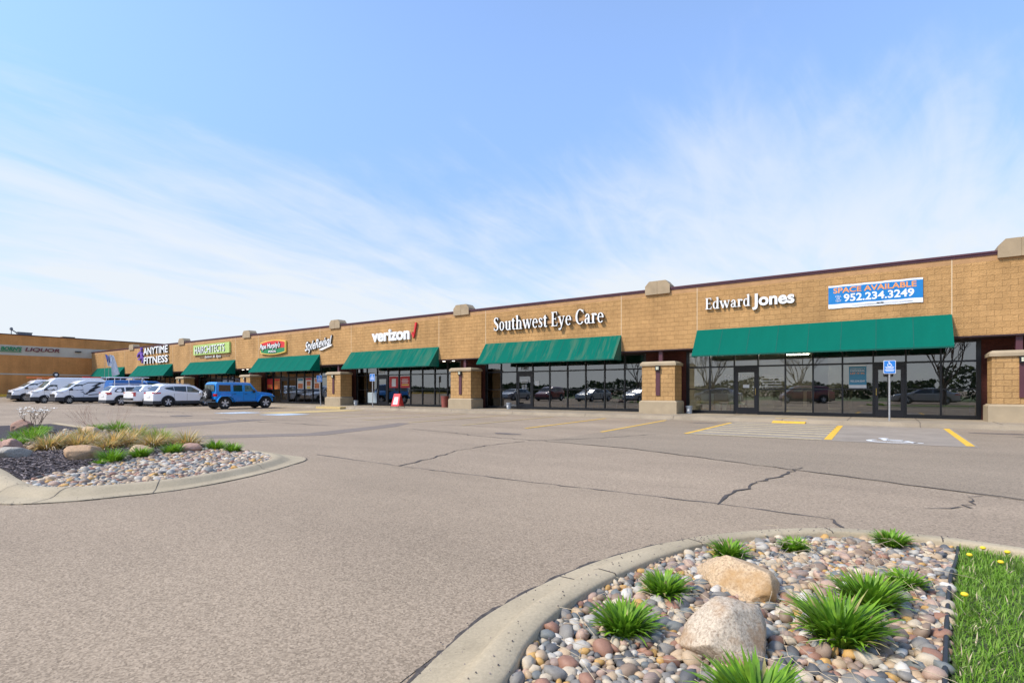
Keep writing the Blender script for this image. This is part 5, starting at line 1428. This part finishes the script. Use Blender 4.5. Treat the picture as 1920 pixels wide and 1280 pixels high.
# ------------------------------------------------------------------ landscaped islands
def kerb(name, inner, outer, prof, n=8):
    I, O = catmull(inner, n), catmull(outer, n)
    mb = MB(); V = []
    for a, b in zip(I, O):
        for f, z in prof: V.append((a[0] + (b[0] - a[0]) * f, a[1] + (b[1] - a[1]) * f, z))
    k = len(prof)
    mb.add(V, [(i * k + j, i * k + j + 1, (i + 1) * k + j + 1, (i + 1) * k + j) for i in range(len(I) - 1) for j in range(k - 1)])
    mb.build(name, 'kerb_concrete', kind='structure', smooth=50)
    return I, O
NI = [(-.95, .6), (-1.08, 1.2), (-1.2, 1.7), (-1.28, 1.95), (-1.34, 2.3), (-1.335, 2.75), (-1.28, 3.2), (-1.19, 3.6), (-1.02, 4.05), (-.72, 4.45), (-.50, 4.68), (-.25, 4.87), (.1, 4.98), (.45, 5.02), (.8, 4.98), (1.3, 4.90), (2.2, 4.72), (4.0, 4.35), (9, 3.3)]
NO = [(-1.33, .5), (-1.5, 1.1), (-1.63, 1.6), (-1.70, 1.88), (-1.77, 2.28), (-1.77, 2.78), (-1.71, 3.30), (-1.60, 3.75), (-1.40, 4.27), (-1.04, 4.75), (-.77, 5.02), (-.42, 5.25), (.05, 5.40), (.45, 5.44), (.85, 5.40), (1.38, 5.31), (2.3, 5.13), (4.1, 4.76), (9.1, 3.7)]
PROF = [(0, -.05), (0, .115), (.03, .13), (.30, .13), (.38, .115), (.52, .04), (.60, .025), (.985, .012), (1.0, -.02)]
I1, O1 = kerb('island_kerb', NI, NO, PROF)
strip('kerb_seam', O1[4:70], .030, .010, 'crack_tar', .006, .7, .08)
LI = [(-24, 2.3), (-14, 2.25), (-10.7, 2.12), (-9.2, 2.0), (-8.45, 1.98), (-8.05, 2.08), (-7.75, 2.38), (-7.62, 2.75), (-7.56, 3.3), (-7.76, 3.99), (-8.28, 4.84), (-8.85, 5.20), (-9.79, 5.38), (-13.5, 5.60), (-24, 6.1)]
LO = [(-24, 1.75), (-14, 1.70), (-10.7, 1.55), (-9.2, 1.42), (-8.3, 1.40), (-7.75, 1.58), (-7.40, 1.95), (-7.22, 2.45), (-7.12, 3.1), (-7.42, 4.1), (-7.95, 5.05), (-8.55, 5.75), (-9.75, 5.85), (-13.5, 6.05), (-24, 6.55)]
PROL = [(0, -.05), (0, .082), (.05, .095), (.22, .095), (.36, .08), (.50, .03), (.60, .018), (.985, .012), (1, -.02)]
I2, O2 = kerb('island_kerb', LI, LO, PROL)
strip('kerb_seam', O2[8:90], .014, .010, 'crack_tar', .006, .7, .08)
def kerb_cracks(I, O, idx, zt_):
    for i in idx:
        a, b = I[i], O[i]
        m = MB()
        pf = [(f, z + .003) for f, z in zt_]
        V = []
        dx, dy = I[i + 1][0] - I[i][0], I[i + 1][1] - I[i][1]; l = math.hypot(dx, dy); dx, dy = dx / l * .004, dy / l * .004
        for f, z in pf:
            j = rnd.uniform(-.004, .004); p = (a[0] + (b[0] - a[0]) * f + j, a[1] + (b[1] - a[1]) * f + j)
            V += [(p[0] - dx, p[1] - dy, z), (p[0] + dx, p[1] + dy, z)]
        m.add(V, [(2 * k, 2 * k + 1, 2 * k + 3, 2 * k + 2) for k in range(len(pf) - 1)]); m.build('kerb_joint', 'crack_tar', kind='structure', recalc=False)
kerb_cracks(I1, O1, (13, 44, 62, 86, 102), PROF[1:8])
kerb_cracks(I2, O2, (30, 44, 60, 76), PROL[1:8])
# beds
bed1 = [p for p in I1 if p[0] < .44] 
rock_poly = bed1 + [(.43, 4.95), (.34, 4.2), (.20, 2.7), (.08, 1.4), (.0, .6)]
sheet('gravel_bed', rock_poly, .055, 'soil')
lawn_poly = [(.45, 5.0)] + [p for p in I1 if p[0] > .5] + [(9, -2), (0, -2), (.02, .6), (.10, 1.4), (.22, 2.7), (.36, 4.2)]
sheet('lawn_ground', lawn_poly, .075, 'lawn_soil')
mulch_line = [(-9.0, 2.02), (-9.6, 2.7), (-10.1, 3.3), (-10.45, 3.9), (-10.75, 4.5), (-10.9, 5.0), (-10.9, 5.42)]
stone_poly = [p for p in I2 if p[0] > -9.05 and p[1] < 5.3] + [(-9.79, 5.36), (-10.9, 5.42)] + mulch_line[::-1][1:]
mulch_poly = [(-24, 2.35), (-14, 2.28), (-10.7, 2.15), (-9.2, 2.03)] + mulch_line[1:] + [(-13.5, 5.58), (-24, 6.05)]
sheet('stone_bed', stone_poly, .05, 'soil')
sheet('mulch_bed', mulch_poly, .065, 'mulch_soil')
# mulch chips
mb = MB()
for i in range(15000):
    while True:
        x, y = -9 - 6.5 * rnd.random() ** 1.2, rnd.uniform(2.05, 5.55)
        if inside((x, y), mulch_poly): break
    l, w_ = rnd.uniform(.010, .034), rnd.uniform(.004, .010); a = rnd.uniform(0, 6.28); tz = rnd.uniform(-.4, .4)
    dx, dy = math.cos(a) * l, math.sin(a) * l; ex, ey = -math.sin(a) * w_, math.cos(a) * w_
    z = .07 + rnd.uniform(0, .03); dz = l * tz
    mb.add([(x - dx - ex, y - dy - ey, z - dz), (x + dx - ex, y + dy - ey, z + dz), (x + dx + ex, y + dy + ey, z + dz + .006), (x - dx + ex, y - dy + ey, z - dz + .006)], [(0, 1, 2, 3)], rnd.choice((0, 0, 1, 2)))
mat('chip_dark', (0.06, 0.046, 0.046), 0.9, var=.3); mat('chip_mid', (0.12, 0.095, 0.09), 0.9, var=.3); mat('chip_light', (0.24, 0.19, 0.175), 0.9, var=.3)
o = mb.build('mulch_chips', ['chip_dark', 'chip_mid', 'chip_light'], recalc=False, kind='stuff'); tag(o, 'dark shredded bark mulch covering the left island', 'mulch')

# rock shapes
def rock_shape(seed, sub, amp, sq=(1, 1, 1), facets=0):
    bm = bmesh.new(); bmesh.ops.create_icosphere(bm, subdivisions=sub, radius=1)
    of = Vector((seed * 3.7, seed * 1.3, seed * 7.1))
    r2 = random.Random(seed)
    planes = [(Vector((r2.gauss(0, 1), r2.gauss(0, 1), r2.gauss(0, 1))).normalized(), r2.uniform(.52, .86)) for _ in range(facets)]
    for v in bm.verts:
        p = v.co.copy()
        d = 1 + amp * noise.noise(p * 1.1 + of) + amp * .45 * noise.noise(p * 2.6 + of) + (amp * .30 * noise.noise(p * 5 + of) + amp * .12 * noise.noise(p * 13 + of) if facets else 0)
        p = p * d
        for nn, h in planes:
            e = p.dot(nn) - h
            if e > 0: p -= nn * e * .72
        v.co = Vector((p.x * sq[0], p.y * sq[1], p.z * sq[2]))
    return bm
SHAPES = []
for s_ in range(6):
    bm = rock_shape(s_ + 1, 2, .35, (1, rnd.uniform(.7, .9), rnd.uniform(.52, .72)))
    SHAPES.append(([v.co.copy() for v in bm.verts], [[v.index for v in f.verts] for f in bm.faces])); bm.free()
def rotm(): return (Matrix.Rotation(rnd.uniform(0, 6.28), 3, 'Z') @ Matrix.Rotation(rnd.gauss(0, .35), 3, 'X') @ Matrix.Rotation(rnd.gauss(0, .35), 3, 'Y'))
# plants and boulders of the near island, so stones keep clear of them
BOULD = [(-.69, 3.33, .28, .19, .20), (-.555, 2.49, .21, .17, .24)]
PLANT = [(-1.0, 2.36, .155), (-1.0, 2.92, .14), (-.86, 3.83, .14), (-.52, 4.27, .11), (.05, 4.80, .13), (-.06, 3.38, .19), (.11, 3.83, .12), (-.16, 2.85, .22), (-.36, 2.02, .19)]
def scatter(poly, n, smin, smax, avoid):
    xs = [p[0] for p in poly]; ys = [p[1] for p in poly]
    out = []; cell = {}
    tries = 0
    while len(out) < n and tries < n * 60:
        tries += 1
        x, y = rnd.uniform(min(xs), max(xs)), rnd.uniform(min(ys), max(ys))
        if not inside((x, y), poly): continue
        s_ = smin + (smax - smin) * rnd.random() ** 1.8
        if any((x - a) ** 2 / (rx * .82) ** 2 + (y - b) ** 2 / (ry * .82) ** 2 < 1 for a, b, rx, ry in avoid): continue
        ci, cj = int(x / .14 + 1000), int(y / .14 + 1000)
        ok = True
        for di in (-1, 0, 1):
            for dj in (-1, 0, 1):
                for (a, b, c) in cell.get((ci + di, cj + dj), ()):
                    if (x - a) ** 2 + (y - b) ** 2 < ((s_ + c) * .56) ** 2: ok = False; break
                if not ok: break
            if not ok: break
        if ok: cell.setdefault((ci, cj), []).append((x, y, s_)); out.append((x, y, s_))
    return out
avoid1 = [(x, y, rx, ry) for x, y, rx, ry, _ in BOULD] + [(x, y, r_ * .42, r_ * .42) for x, y, r_ in PLANT]
view_poly = [p for p in rock_poly if p[1] > 1.2]
near = scatter(view_poly, 3000, .022, .053, avoid1)
near.sort(key=lambda p: math.hypot(p[0], p[1]) / p[2] + (50 if p[1] < 1.9 or p[0] < -.72 * p[1] + .45 and p[1] < 2.0 else 0))
ROCKMESH = {}
def rock_mesh(ci, si):
    if (ci, si) not in ROCKMESH:
        mb = MB(); mb.add(*SHAPES[si]); nm = 'river_rock'
        me = bpy.data.meshes.new(nm); me.from_pydata(mb.v, [], mb.f); me.materials.append(M['rock_' + ROCKS[ci][0].replace(' ', '_')])
        me.polygons.foreach_set('use_smooth', [True] * len(me.polygons)); ROCKMESH[(ci, si)] = me
    return ROCKMESH[(ci, si)]
IDX = list(range(len(ROCKS)))
def visible(p):     # inside the camera's field
    x, y = p[0], p[1]
    d = -x * math.sin(R(34.9)) + y * math.cos(R(34.9)); r_ = x * math.cos(R(34.9)) + y * math.sin(R(34.9))
    return d > .3 and abs(r_ / d) < .97 and (1.15 / d) < .56
vis = [p for p in near if visible(p)]
ind = vis[:298]; inds = set(ind)
for (x, y, s_) in ind:
    ci = rnd.choices(IDX, RW)[0]; si = rnd.randrange(6)
    o = bpy.data.objects.new('river_rock', rock_mesh(ci, si)); C.objects.link(o)
    o.location = (x, y, .062 + s_ * .42 + rnd.uniform(0, .012)); o.scale = (s_ * rnd.uniform(.85, 1.15),) * 3
    o.rotation_euler = rotm().to_euler()
    c = ROCKS[ci][0]
    tag(o, f'smooth {c} river rock in the near stone bed', 'rock', f'{c} river rocks in the near stone bed')
def rock_stuff(name, pts, label, z0, org_subset=None):
    mb = MB()
    for (x, y, s_) in pts:
        vs, fs = SHAPES[rnd.randrange(6)]; rm = rotm(); sc = s_ * rnd.uniform(.85, 1.15); z = z0 + s_ * .42 + rnd.uniform(0, .012)
        mb.add([tuple(rm @ v * sc + Vector((x, y, z))) for v in vs], fs, rnd.choices(IDX, RW)[0])
    o = mb.build(name, ['rock_' + n_.replace(' ', '_') for n_, _ in ROCKS], smooth=180, recalc=False, kind='stuff'); tag(o, label, 'river rock'); return o
rest = [p for p in near if p not in inds]
fill = scatter(view_poly, 2600, .014, .026, [])
rock_stuff('river_rock_bed', rest, 'mixed river rock further back in the near stone bed', .062)
rock_stuff('river_rock_fill', fill, 'small pebbles showing between the larger river rocks of the near bed', .048)
LB = [(-11.0, 3.2, .26, .24, .25), (-11.0, 4.05, .22, .20, .17), (-10.8, 4.8, .26, .22, .14), (-12.35, 2.6, .26, .24, .20), (-13.3, 2.75, .30, .24, .22), (-12.4, 2.3, .16, .15, .10), (-20.6, 4.55, .34, .28, .28), (-16.6, 5.0, .32, .3, .2)]
LP = [(-10.15, 3.32, .27), (-10.5, 3.85, .23), (-10.65, 4.42, .25), (-10.65, 5.2, .25), (-10.0, 5.18, .22), (-9.95, 3.1, .12)]
avoid2 = [(x, y, rx, ry) for x, y, rx, ry, _ in LB] + [(x, y, r_ * .4, r_ * .4) for x, y, r_ in LP]
far = scatter(stone_poly, 3600, .030, .064, avoid2)
rock_stuff('river_rock_bed', far, 'mixed river rock on the tip of the left island', .05)
rock_stuff('river_rock_fill', scatter(stone_poly, 1800, .018, .03, []), 'small pebbles between the stones on the left island', .04)
bk = [(-15.5 + rnd.gauss(0, 1.0) - (1.6 if rnd.random() < .5 else 0), rnd.uniform(4.6, 5.5), rnd.uniform(.04, .08)) for _ in range(260)] + [(rnd.uniform(-16.5, -13.5), rnd.uniform(2.5, 3.6), rnd.uniform(.04, .08)) for _ in range(260)]
rock_stuff('river_rock_bed', bk, 'scattered stones round the boulders at the back of the left island', .06)

def boulder(x, y, rx, ry, rz_, seed, m, label, z=.05, rot=0., facets=15, sink=.35):
    bm = rock_shape(seed, 5, .22, (rx, ry, rz_), facets)
    me = bpy.data.meshes.new('boulder'); bm.to_mesh(me); bm.free()
    me.materials.append(M[m]); me.polygons.foreach_set('use_smooth', [True] * len(me.polygons)); me.set_sharp_from_angle(angle=R(40))
    o = bpy.data.objects.new('boulder', me); C.objects.link(o); o.location = (x, y, z + rz_ * (1 - sink) * .55); o.rotation_euler = (0, 0, rot)
    tag(o, label, 'boulder')
boulder(-.69, 3.33, .37, .24, .155, 11, 'boulder_tan', 'wide tan granite boulder behind the pale one in the near bed', rot=R(-28))
boulder(-.555, 2.49, .26, .21, .195, 23, 'boulder_pink', 'pale pinkish granite boulder nearest the viewer in the near bed', rot=R(60))
for i, (x, y, rx, ry, rz_) in enumerate(LB):
    lb = ['large orange tan boulder in the dark mulch of the left island', 'tan boulder half hidden by a green tuft on the left island', 'flat rosy boulder at the stone edge of the left island', 'grey wedge shaped boulder near the left edge', 'rosy boulder behind the grey wedge shaped one', 'small pale boulder at the very left edge', 'reddish boulder at the foot of the flowering shrub', 'brown boulder behind the tan grasses'][i]
    boulder(x, y, rx, ry, rz_, 31 + i * 3, ['boulder_orange', 'boulder_tan', 'boulder_rose', 'boulder_grey', 'boulder_rose', 'boulder_grey', 'boulder_rose', 'boulder_tan'][i], lb, .05, R(100 + 20 * i))

# ------------------------------------------------------------------ plants
def blade(mb, p, az, L, lean, w_, m, seg=5, curl=1.2):
    x, y, z = p; a = lean; px, pz = 0, 0; V = []
    for i in range(seg + 1):
        t = i / seg; ww = w_ * (1 - t ** 2.4) * (.55 + .9 * min(t * 2.5, 1)) * .7 + .0004
        c, s_ = math.cos(az), math.sin(az)
        V += [(x + c * px - s_ * ww, y + s_ * px + c * ww, z + pz), (x + c * px + s_ * ww, y + s_ * px - c * ww, z + pz)]
        px += math.sin(a) * L / seg; pz += math.cos(a) * L / seg; a += curl * lean / seg + .10
    mb.add(V, [(2 * i, 2 * i + 1, 2 * i + 3, 2 * i + 2) for i in range(seg)], m)
def tuft(name, x, y, z, r_, n, label, cat, mats, w_=.006, hk=1.25, group=None, seg=5, spread=.72):
    mb = MB()
    for i in range(n):
        a = rnd.uniform(0, 6.283); q = math.sqrt(rnd.random())
        lean = .10 + spread * q * rnd.uniform(.5, 1.0)
        az = a + rnd.gauss(0, .35)
        blade(mb, (math.cos(a) * q * r_ * .38, math.sin(a) * q * r_ * .38, -.01), az, r_ * hk * rnd.uniform(.45, 1.2), lean * .75, w_ * rnd.uniform(.7, 1.25), rnd.choices(range(len(mats)), [3, 2, .12 if 'blade_dry' in mats else 2][:len(mats)])[0], seg, rnd.uniform(.5, 2.3))
    o = mb.build(name, mats, None, (0, 0, 0), smooth=180, recalc=False); o.location = (x, y, z)
    tag(o, label, cat, group); return o
PL = ['leafy green tuft nearest the kerb, left of the pale boulder', 'leafy green tuft beside the kerb between two others', 'leafy green tuft behind the wide tan boulder', 'small leafy green tuft at the far kerb, middle of three', 'leafy green tuft at the far kerb nearest the lawn',
      'big leafy green tuft right of the wide tan boulder', 'smaller leafy green tuft behind the big pair', 'largest leafy green tuft right of the pale boulder', 'leafy green tuft cut off by the bottom edge']
for i, (x, y, r_) in enumerate(PLANT):
    tuft('daylily', x, y, .075, r_ * .93, int(240 + 950 * r_), PL[i], 'plant', ['blade_green', 'blade_dark', 'blade_dry'], .0115, 1.18, 'young green tufts in the near bed')
LPL = ['bright green tuft before the large orange tan boulder', 'bright green tuft before the half hidden tan boulder', 'bright green tuft left of the flat rosy boulder', 'bright green tuft second from the kerb tip', 'bright green tuft nearest the kerb tip', 'tiny green tuft by the mulch edge']
for i, (x, y, r_) in enumerate(LP):
    tuft('daylily', x, y, .06, r_, 330, LPL[i], 'plant', ['blade_green', 'blade_dark', 'blade_dry'], .008, 1.05, 'young green tufts on the left island')
for i, (x, y, r_) in enumerate(((-15.2, 3.5, .42), (-14.6, 3.1, .3), (-17.0, 4.0, .4), (-16.2, 3.6, .35), (-18.2, 5.6, .3), (-17.2, 5.75, .42), (-19.3, 4.7, .25))):
    tuft('daylily', x, y, .06, r_, 320, ['bright green tuft left behind the rosy boulder', 'low green tuft by the left frame edge', 'green tuft under the flowering shrub', 'green tuft between shrub and tan grass', 'small green tuft right of the flowering shrub', 'wide green tuft behind the tan grasses', 'small green tuft at the foot of the flowering shrub'][i], 'plant', ['blade_green', 'blade_dark', 'blade_dry'], .009, .95, 'green tufts at the back of the left island')
GR = [(-13.4, 3.35, .45), (-13.2, 3.75, .40), (-13.6, 4.1, .42), (-12.9, 4.25, .42), (-13.2, 4.65, .40), (-12.2, 4.7, .42), (-13.9, 4.7, .45), (-12.7, 5.1, .40), (-13.4, 5.25, .45), (-11.75, 5.15, .45), (-14.3, 3.8, .42), (-14.4, 5.2, .5), (-15.2, 4.4, .45), (-12.5, 4.0, .3)]
for i, (x, y, r_) in enumerate(GR):
    green = i in (7, 8, 11); r_ *= .86
    tuft('feather_grass', x, y, .06, r_, 520, 'tan tufted ornamental grass in the row on the left island' if not green else 'green topped ornamental grass at the back of the row', 'grass clump', ['grass_tan', 'grass_olive', 'straw'] if not green else ['grass_olive', 'blade_green', 'grass_tan'], .0075, 1.1, 'ornamental grass clumps in a row' if not green else 'green topped grass clumps', 5, 1.25)
# flowering shrub with bare stems
def branches(mb, p, d, L, r_, lev, tips, m=0, spread=.5, gr=.72, up=.1):
    pts = [p]; q = Vector(p); dd = Vector(d).normalized()
    for i in range(4):
        dd = (dd + Vector((rnd.gauss(0, .12), rnd.gauss(0, .12), rnd.gauss(0, .08) + up * .3))).normalized(); q = q + dd * L / 4; pts.append(tuple(q))
    mb.tube(pts, [r_ * (1 - .35 * i / 4) for i in range(5)], 5 if r_ > .02 else 4, m, cap=False)
    if lev == 0: tips.append(tuple(q)); return
    for k in range(rnd.choice((2, 3))):
        nd = (dd + Vector((rnd.gauss(0, spread), rnd.gauss(0, spread), rnd.gauss(0, spread * .6) + up))).normalized()
        branches(mb, pts[rnd.choice((3, 4, 4))], nd, L * gr * rnd.uniform(.8, 1.2), r_ * .62, lev - 1, tips, m, spread, gr, up)
t = thing('flowering_shrub', 'bare stemmed shrub carrying creamy white blossoms on the left island', 'shrub', (-20.4, 4.78, .06))
t.scale = (.76,) * 3
mb = MB(); tips = []
for k in range(9):
    a = 2 * math.pi * k / 9
    branches(mb, (.08 * math.cos(a), .08 * math.sin(a), 0), (.42 * math.cos(a), .42 * math.sin(a), 1), .44, .011, 2, tips, 0, .34, .62, .2)
mb.build('stems', 'twig', t)
mb = MB()
for p in tips:
    if rnd.random() < .5:
        for k in range(5):
            a = 2 * math.pi * k / 6 + rnd.random(); s_ = rnd.uniform(.06, .10); c, s2 = math.cos(a), math.sin(a)
            mb.add([p, (p[0] + c * s_ - s2 * s_ * .4, p[1] + s2 * s_ + c * s_ * .4, p[2] + s_ * .3), (p[0] + c * s_ * 1.4, p[1] + s2 * s_ * 1.4, p[2] + s_ * .5), (p[0] + c * s_ + s2 * s_ * .4, p[1] + s2 * s_ - c * s_ * .4, p[2] + s_ * .3)], [(0, 1, 2, 3)])
mb.build('blossoms', 'petal', t, recalc=False)
t = thing('bare_shrub', 'wispy reddish bare twig shrub behind the tan grasses', 'shrub', (-17.0, 5.4, .06))
mb = MB(); tips = []
for k in range(16):
    a = rnd.uniform(0, 6.28)
    branches(mb, (.1 * math.cos(a), .1 * math.sin(a), 0), (1.0 * math.cos(a), 1.0 * math.sin(a), .9), .5, .0032, 2, tips, 0, .35, .6, .2)
mb.build('stems', 'twig_red', t)

# lawn with dandelions and plastic edging
mb = MB()
for i in range(30000):
    y = 1.9 + 3.2 * rnd.random(); x = .025 + .0977 * (y - .6) + 2.3 * rnd.random() ** 1.3
    if not inside((x, y), lawn_poly): continue
    blade(mb, (x, y, .07), rnd.uniform(0, 6.28), rnd.uniform(.035, .075), rnd.uniform(.1, .8), rnd.uniform(.0016, .0028), rnd.choices((0, 1, 2), (6, 3, .5))[0], 3)
for i in range(9000):
    x, y = rnd.uniform(1.8, 8), rnd.uniform(0, 4.8)
    if not inside((x, y), lawn_poly): continue
    blade(mb, (x, y, .07), rnd.uniform(0, 6.28), rnd.uniform(.05, .09), rnd.uniform(.1, .8), rnd.uniform(.004, .006), rnd.choices((0, 1, 2), (6, 3, .5))[0], 3)
o = mb.build('lawn', ['lawn_green', 'lawn_light', 'straw'], recalc=False, kind='stuff'); tag(o, 'short green lawn beside the near stone bed', 'lawn')
mb = MB(); e = [(.445, 5.0), (.40, 4.6), (.34, 4.2), (.27, 3.5), (.205, 2.75), (.09, 1.4), (.0, .5)]
mb.tube([(x, y, .098) for x, y in catmull(e, 5)], .011, 8)
mb.prism([(0, 0), (0, 0), (0, 0)], 'x', 0, 0) if 0 else None
V = []
for x, y in catmull(e, 5): V += [(x, y, .03), (x, y, .09)]
mb.add(V, [(2 * i, 2 * i + 2, 2 * i + 3, 2 * i + 1) for i in range(len(V) // 2 - 1)])
o = mb.build('lawn_edging', 'edging', smooth=60, recalc=False); tag(o, 'black plastic edging strip between stones and lawn', 'edging')
DL = ['yellow dandelion at the edging nearest the viewer', 'yellow dandelion by the far kerb, left of a pair', 'yellow dandelion by the far kerb, right of a pair', 'yellow dandelion at the far end of the edging', 'small yellow dandelion behind the far ones']
for i, (x, y, h) in enumerate(((.345, 3.62, .095), (.56, 4.85, .075), (.68, 4.82, .075), (.47, 4.66, .06), (.62, 4.62, .05))):
    t = thing('dandelion', DL[i], 'flower', (x, y, .07), 0, 'dandelions in the lawn')
    m = MB(); m.tube([(0, 0, 0), (.004, 0, h)], .0025, 5); m.build('stem', 'blade_green', t)
    m = MB(); m.lathe([(.003, h - .006), (.013, h - .002), (.0175, h + .005), (.016, h + .010), (.010, h + .015), (0, h + .017)], (.004, 0, 0), n=14); m.build('flower_head', 'dandelion', t, smooth=50)
# dry straws among the near stones
mb = MB()
for i in range(220):
    x, y = rnd.uniform(-1.2, .35), rnd.uniform(1.9, 4.6)
    if not inside((x, y), rock_poly): continue
    a = rnd.uniform(0, 6.28); L = rnd.uniform(.08, .3); z = .125 + rnd.uniform(0, .02)
    mb.tube([(x, y, z), (x + math.cos(a) * L * .5, y + math.sin(a) * L * .5, z + rnd.uniform(0, .03)), (x + math.cos(a + .3) * L, y + math.sin(a + .3) * L, z - .01)], .0013, 4)
o = mb.build('dry_straw', 'straw', kind='stuff', recalc=False); tag(o, 'dry straw stalks lying over the river rocks', 'straw')

mb = MB()
for (I_, O_, z0, n_) in ((I1, O1, .012, 420), (I2, O2, .015, 300)):
    for i in range(n_):
        k = rnd.randrange(6, min(len(I_), 110)); f = rnd.choice((rnd.uniform(.55, .99), rnd.uniform(.9, 1.12), rnd.uniform(.1, .3)))
        x = I_[k][0] + (O_[k][0] - I_[k][0]) * f + rnd.gauss(0, .03); y = I_[k][1] + (O_[k][1] - I_[k][1]) * f + rnd.gauss(0, .03)
        s_ = rnd.uniform(.002, .006); z = (z0 if f > .5 else (.132 if I_ is I1 else .097)) + s_ * .3
        mb.add([(x - s_, y, z), (x, y - s_, z), (x + s_, y, z), (x, y + s_ * .8, z), (x, y, z + s_)], [(0, 1, 4), (1, 2, 4), (2, 3, 4), (3, 0, 4)], rnd.choice((0, 0, 1)))
o = mb.build('grit', ['chip_dark', 'chip_light'], recalc=False, kind='stuff'); tag(o, 'dark grit and crumbs lying in the island gutters', 'grit')
mb = MB()
for i in range(160):
    x, y = rnd.uniform(-1.25, .4), rnd.uniform(1.9, 4.9)
    if not inside((x, y), rock_poly): continue
    a, s_ = rnd.uniform(0, 6.28), rnd.uniform(.012, .03); z = rnd.uniform(.10, .135); c, d = math.cos(a), math.sin(a)
    mb.add([(x - c * s_, y - d * s_, z + rnd.uniform(0, .01)), (x + d * s_ * .45, y - c * s_ * .45, z), (x + c * s_, y + d * s_, z + rnd.uniform(0, .012)), (x - d * s_ * .45, y + c * s_ * .45, z + .004)], [(0, 1, 2), (0, 2, 3)], rnd.choice((0, 1, 2)))
o = mb.build('leaf_litter', ['straw', 'wood', 'chip_light'], recalc=False, kind='stuff'); tag(o, 'curled dry leaf bits among the near river rocks', 'dry leaves')

# ------------------------------------------------------------------ what the shop glass mirrors: trees and cars across the lot
def bare_tree(x, y, h, label):
    t = thing('bare_tree', label, 'tree', (x, y, 0), 0, 'trees across the lot')
    mb = MB(); tips = []
    mb.tube([(0, 0, -.1), (.03, 0, h * .12), (0, .04, h * .25)], [h * .022, h * .018, h * .016], 8)
    for k in range(7):
        a = 2 * math.pi * k / 7
        branches(mb, (0, .04, h * (.16 + .014 * k)), (.55 * math.cos(a), .55 * math.sin(a), 1), h * .30, h * .009, 4, tips, 0, .32, .68, .18)
    mb.build('trunk', 'bark', t)
    return t
t1 = bare_tree(4.0, -7.0, 8.0, 'bare spreading tree mirrored in the shop windows')
index_kids()
for x, y, s_, rz in ((11.5, -10, 1.1, 1.2), (-7.5, -17, .9, 2.2), (-19, -21, 1.0, 3.3), (-30, -24, 1.15, 4.0), (19, -14, 1.2, 5.0)):
    c = copy_tree(t1); c.location = (x, y, 0); c.scale = (s_,) * 3; c.rotation_euler = (0, 0, rz)
mb = MB()
for i in range(15000):
    x = rnd.uniform(-90, 45); hgt = 3.6 + 2.5 * noise.noise(Vector((x * .09, 3, 0))) + 1.2 * noise.noise(Vector((x * .4, 7, 0)))
    if x < 5: hgt *= .62
    z = hgt * rnd.random() ** .8; y = -27 - rnd.uniform(0, 4) - (9 if x < 5 else 0); s_ = rnd.uniform(.15, .42); a = rnd.uniform(0, 6.28); b = rnd.uniform(-1, 1)
    mb.add([(x - math.cos(a) * s_, y - math.sin(a) * s_, z - b * s_), (x + math.cos(a) * s_ * .4, y + s_ * .3, z + s_), (x + math.cos(a) * s_, y + math.sin(a) * s_, z + b * s_)], [(0, 1, 2)], 0 if rnd.random() < .75 else 1)
o = mb.build('tree_line', ['evergreen', 'spring_leaf'], recalc=False, kind='stuff'); tag(o, 'dark wooded line across the road mirrored in the shop windows', 'woods')
sheet('verge', [(-140, -22), (80, -22), (80, -80), (-140, -80)], .012, 'far_grass')
SD = dict(SUV); SD['paint'] = 'car_silver'; SD['top'] = [(-2.36, .45), (-2.35, .92), (-2.2, 1.0), (-1.75, 1.06), (-1.1, 1.40), (-.5, 1.45), (.1, 1.44), (.45, 1.38), (1.2, 1.0), (1.35, .96), (2.05, .85), (2.28, .72), (2.35, .45)]
SD['belt'] = .95; SD['windows'] = [[(-1.3, 1.0), (-1.05, 1.30), (-.55, 1.36), (-.55, .98)], [(-.48, .98), (-.48, 1.37), (.2, 1.37), (.95, 1.0), (.9, .97)]]; SD['ws'] = (.5, 1.15); SD['rw'] = (-1.7, -1.14)
SD['clad'] = (.33, 'cladding_grey'); SD['archm'] = 'none'; SD['r'] = .33
SD['lamps'] = {'t': (-2.32, -2.0, .80, .95, 'light_red'), 'h': (1.85, 2.2, .68, .80, 'light_clear')}
SD['handles'] = [(-.4, .9), (.25, .9)]; SD['seams'] = [-.52, .9]; SD['mirror'] = (.85, 1.0)
s1, _, _ = vehicle('parked_car', 'silver sedan across the lot mirrored in the shop windows', 'car', (-13.5, -2.5, 0), R(90), SD, 1.0, 'cars across the lot')
SR_ = dict(SUV); SR_['paint'] = 'car_red'
s2, _, _ = vehicle('parked_car', 'dark red suv across the lot mirrored in the shop windows', 'car', (-6.5, -8, 0), R(70), SR_, 1.0, 'cars across the lot')
index_kids()
for x, y, rz, src in ((-22, -4, 10, s1), (-27.5, -4, 5, s1), (3.0, -10.5, 95, s1), (-33, -4, 0, s2), (-38.5, -4, 3, s1)):
    c = copy_tree(src); c.location = (x, y, 0); c.rotation_euler = (0, 0, R(rz))
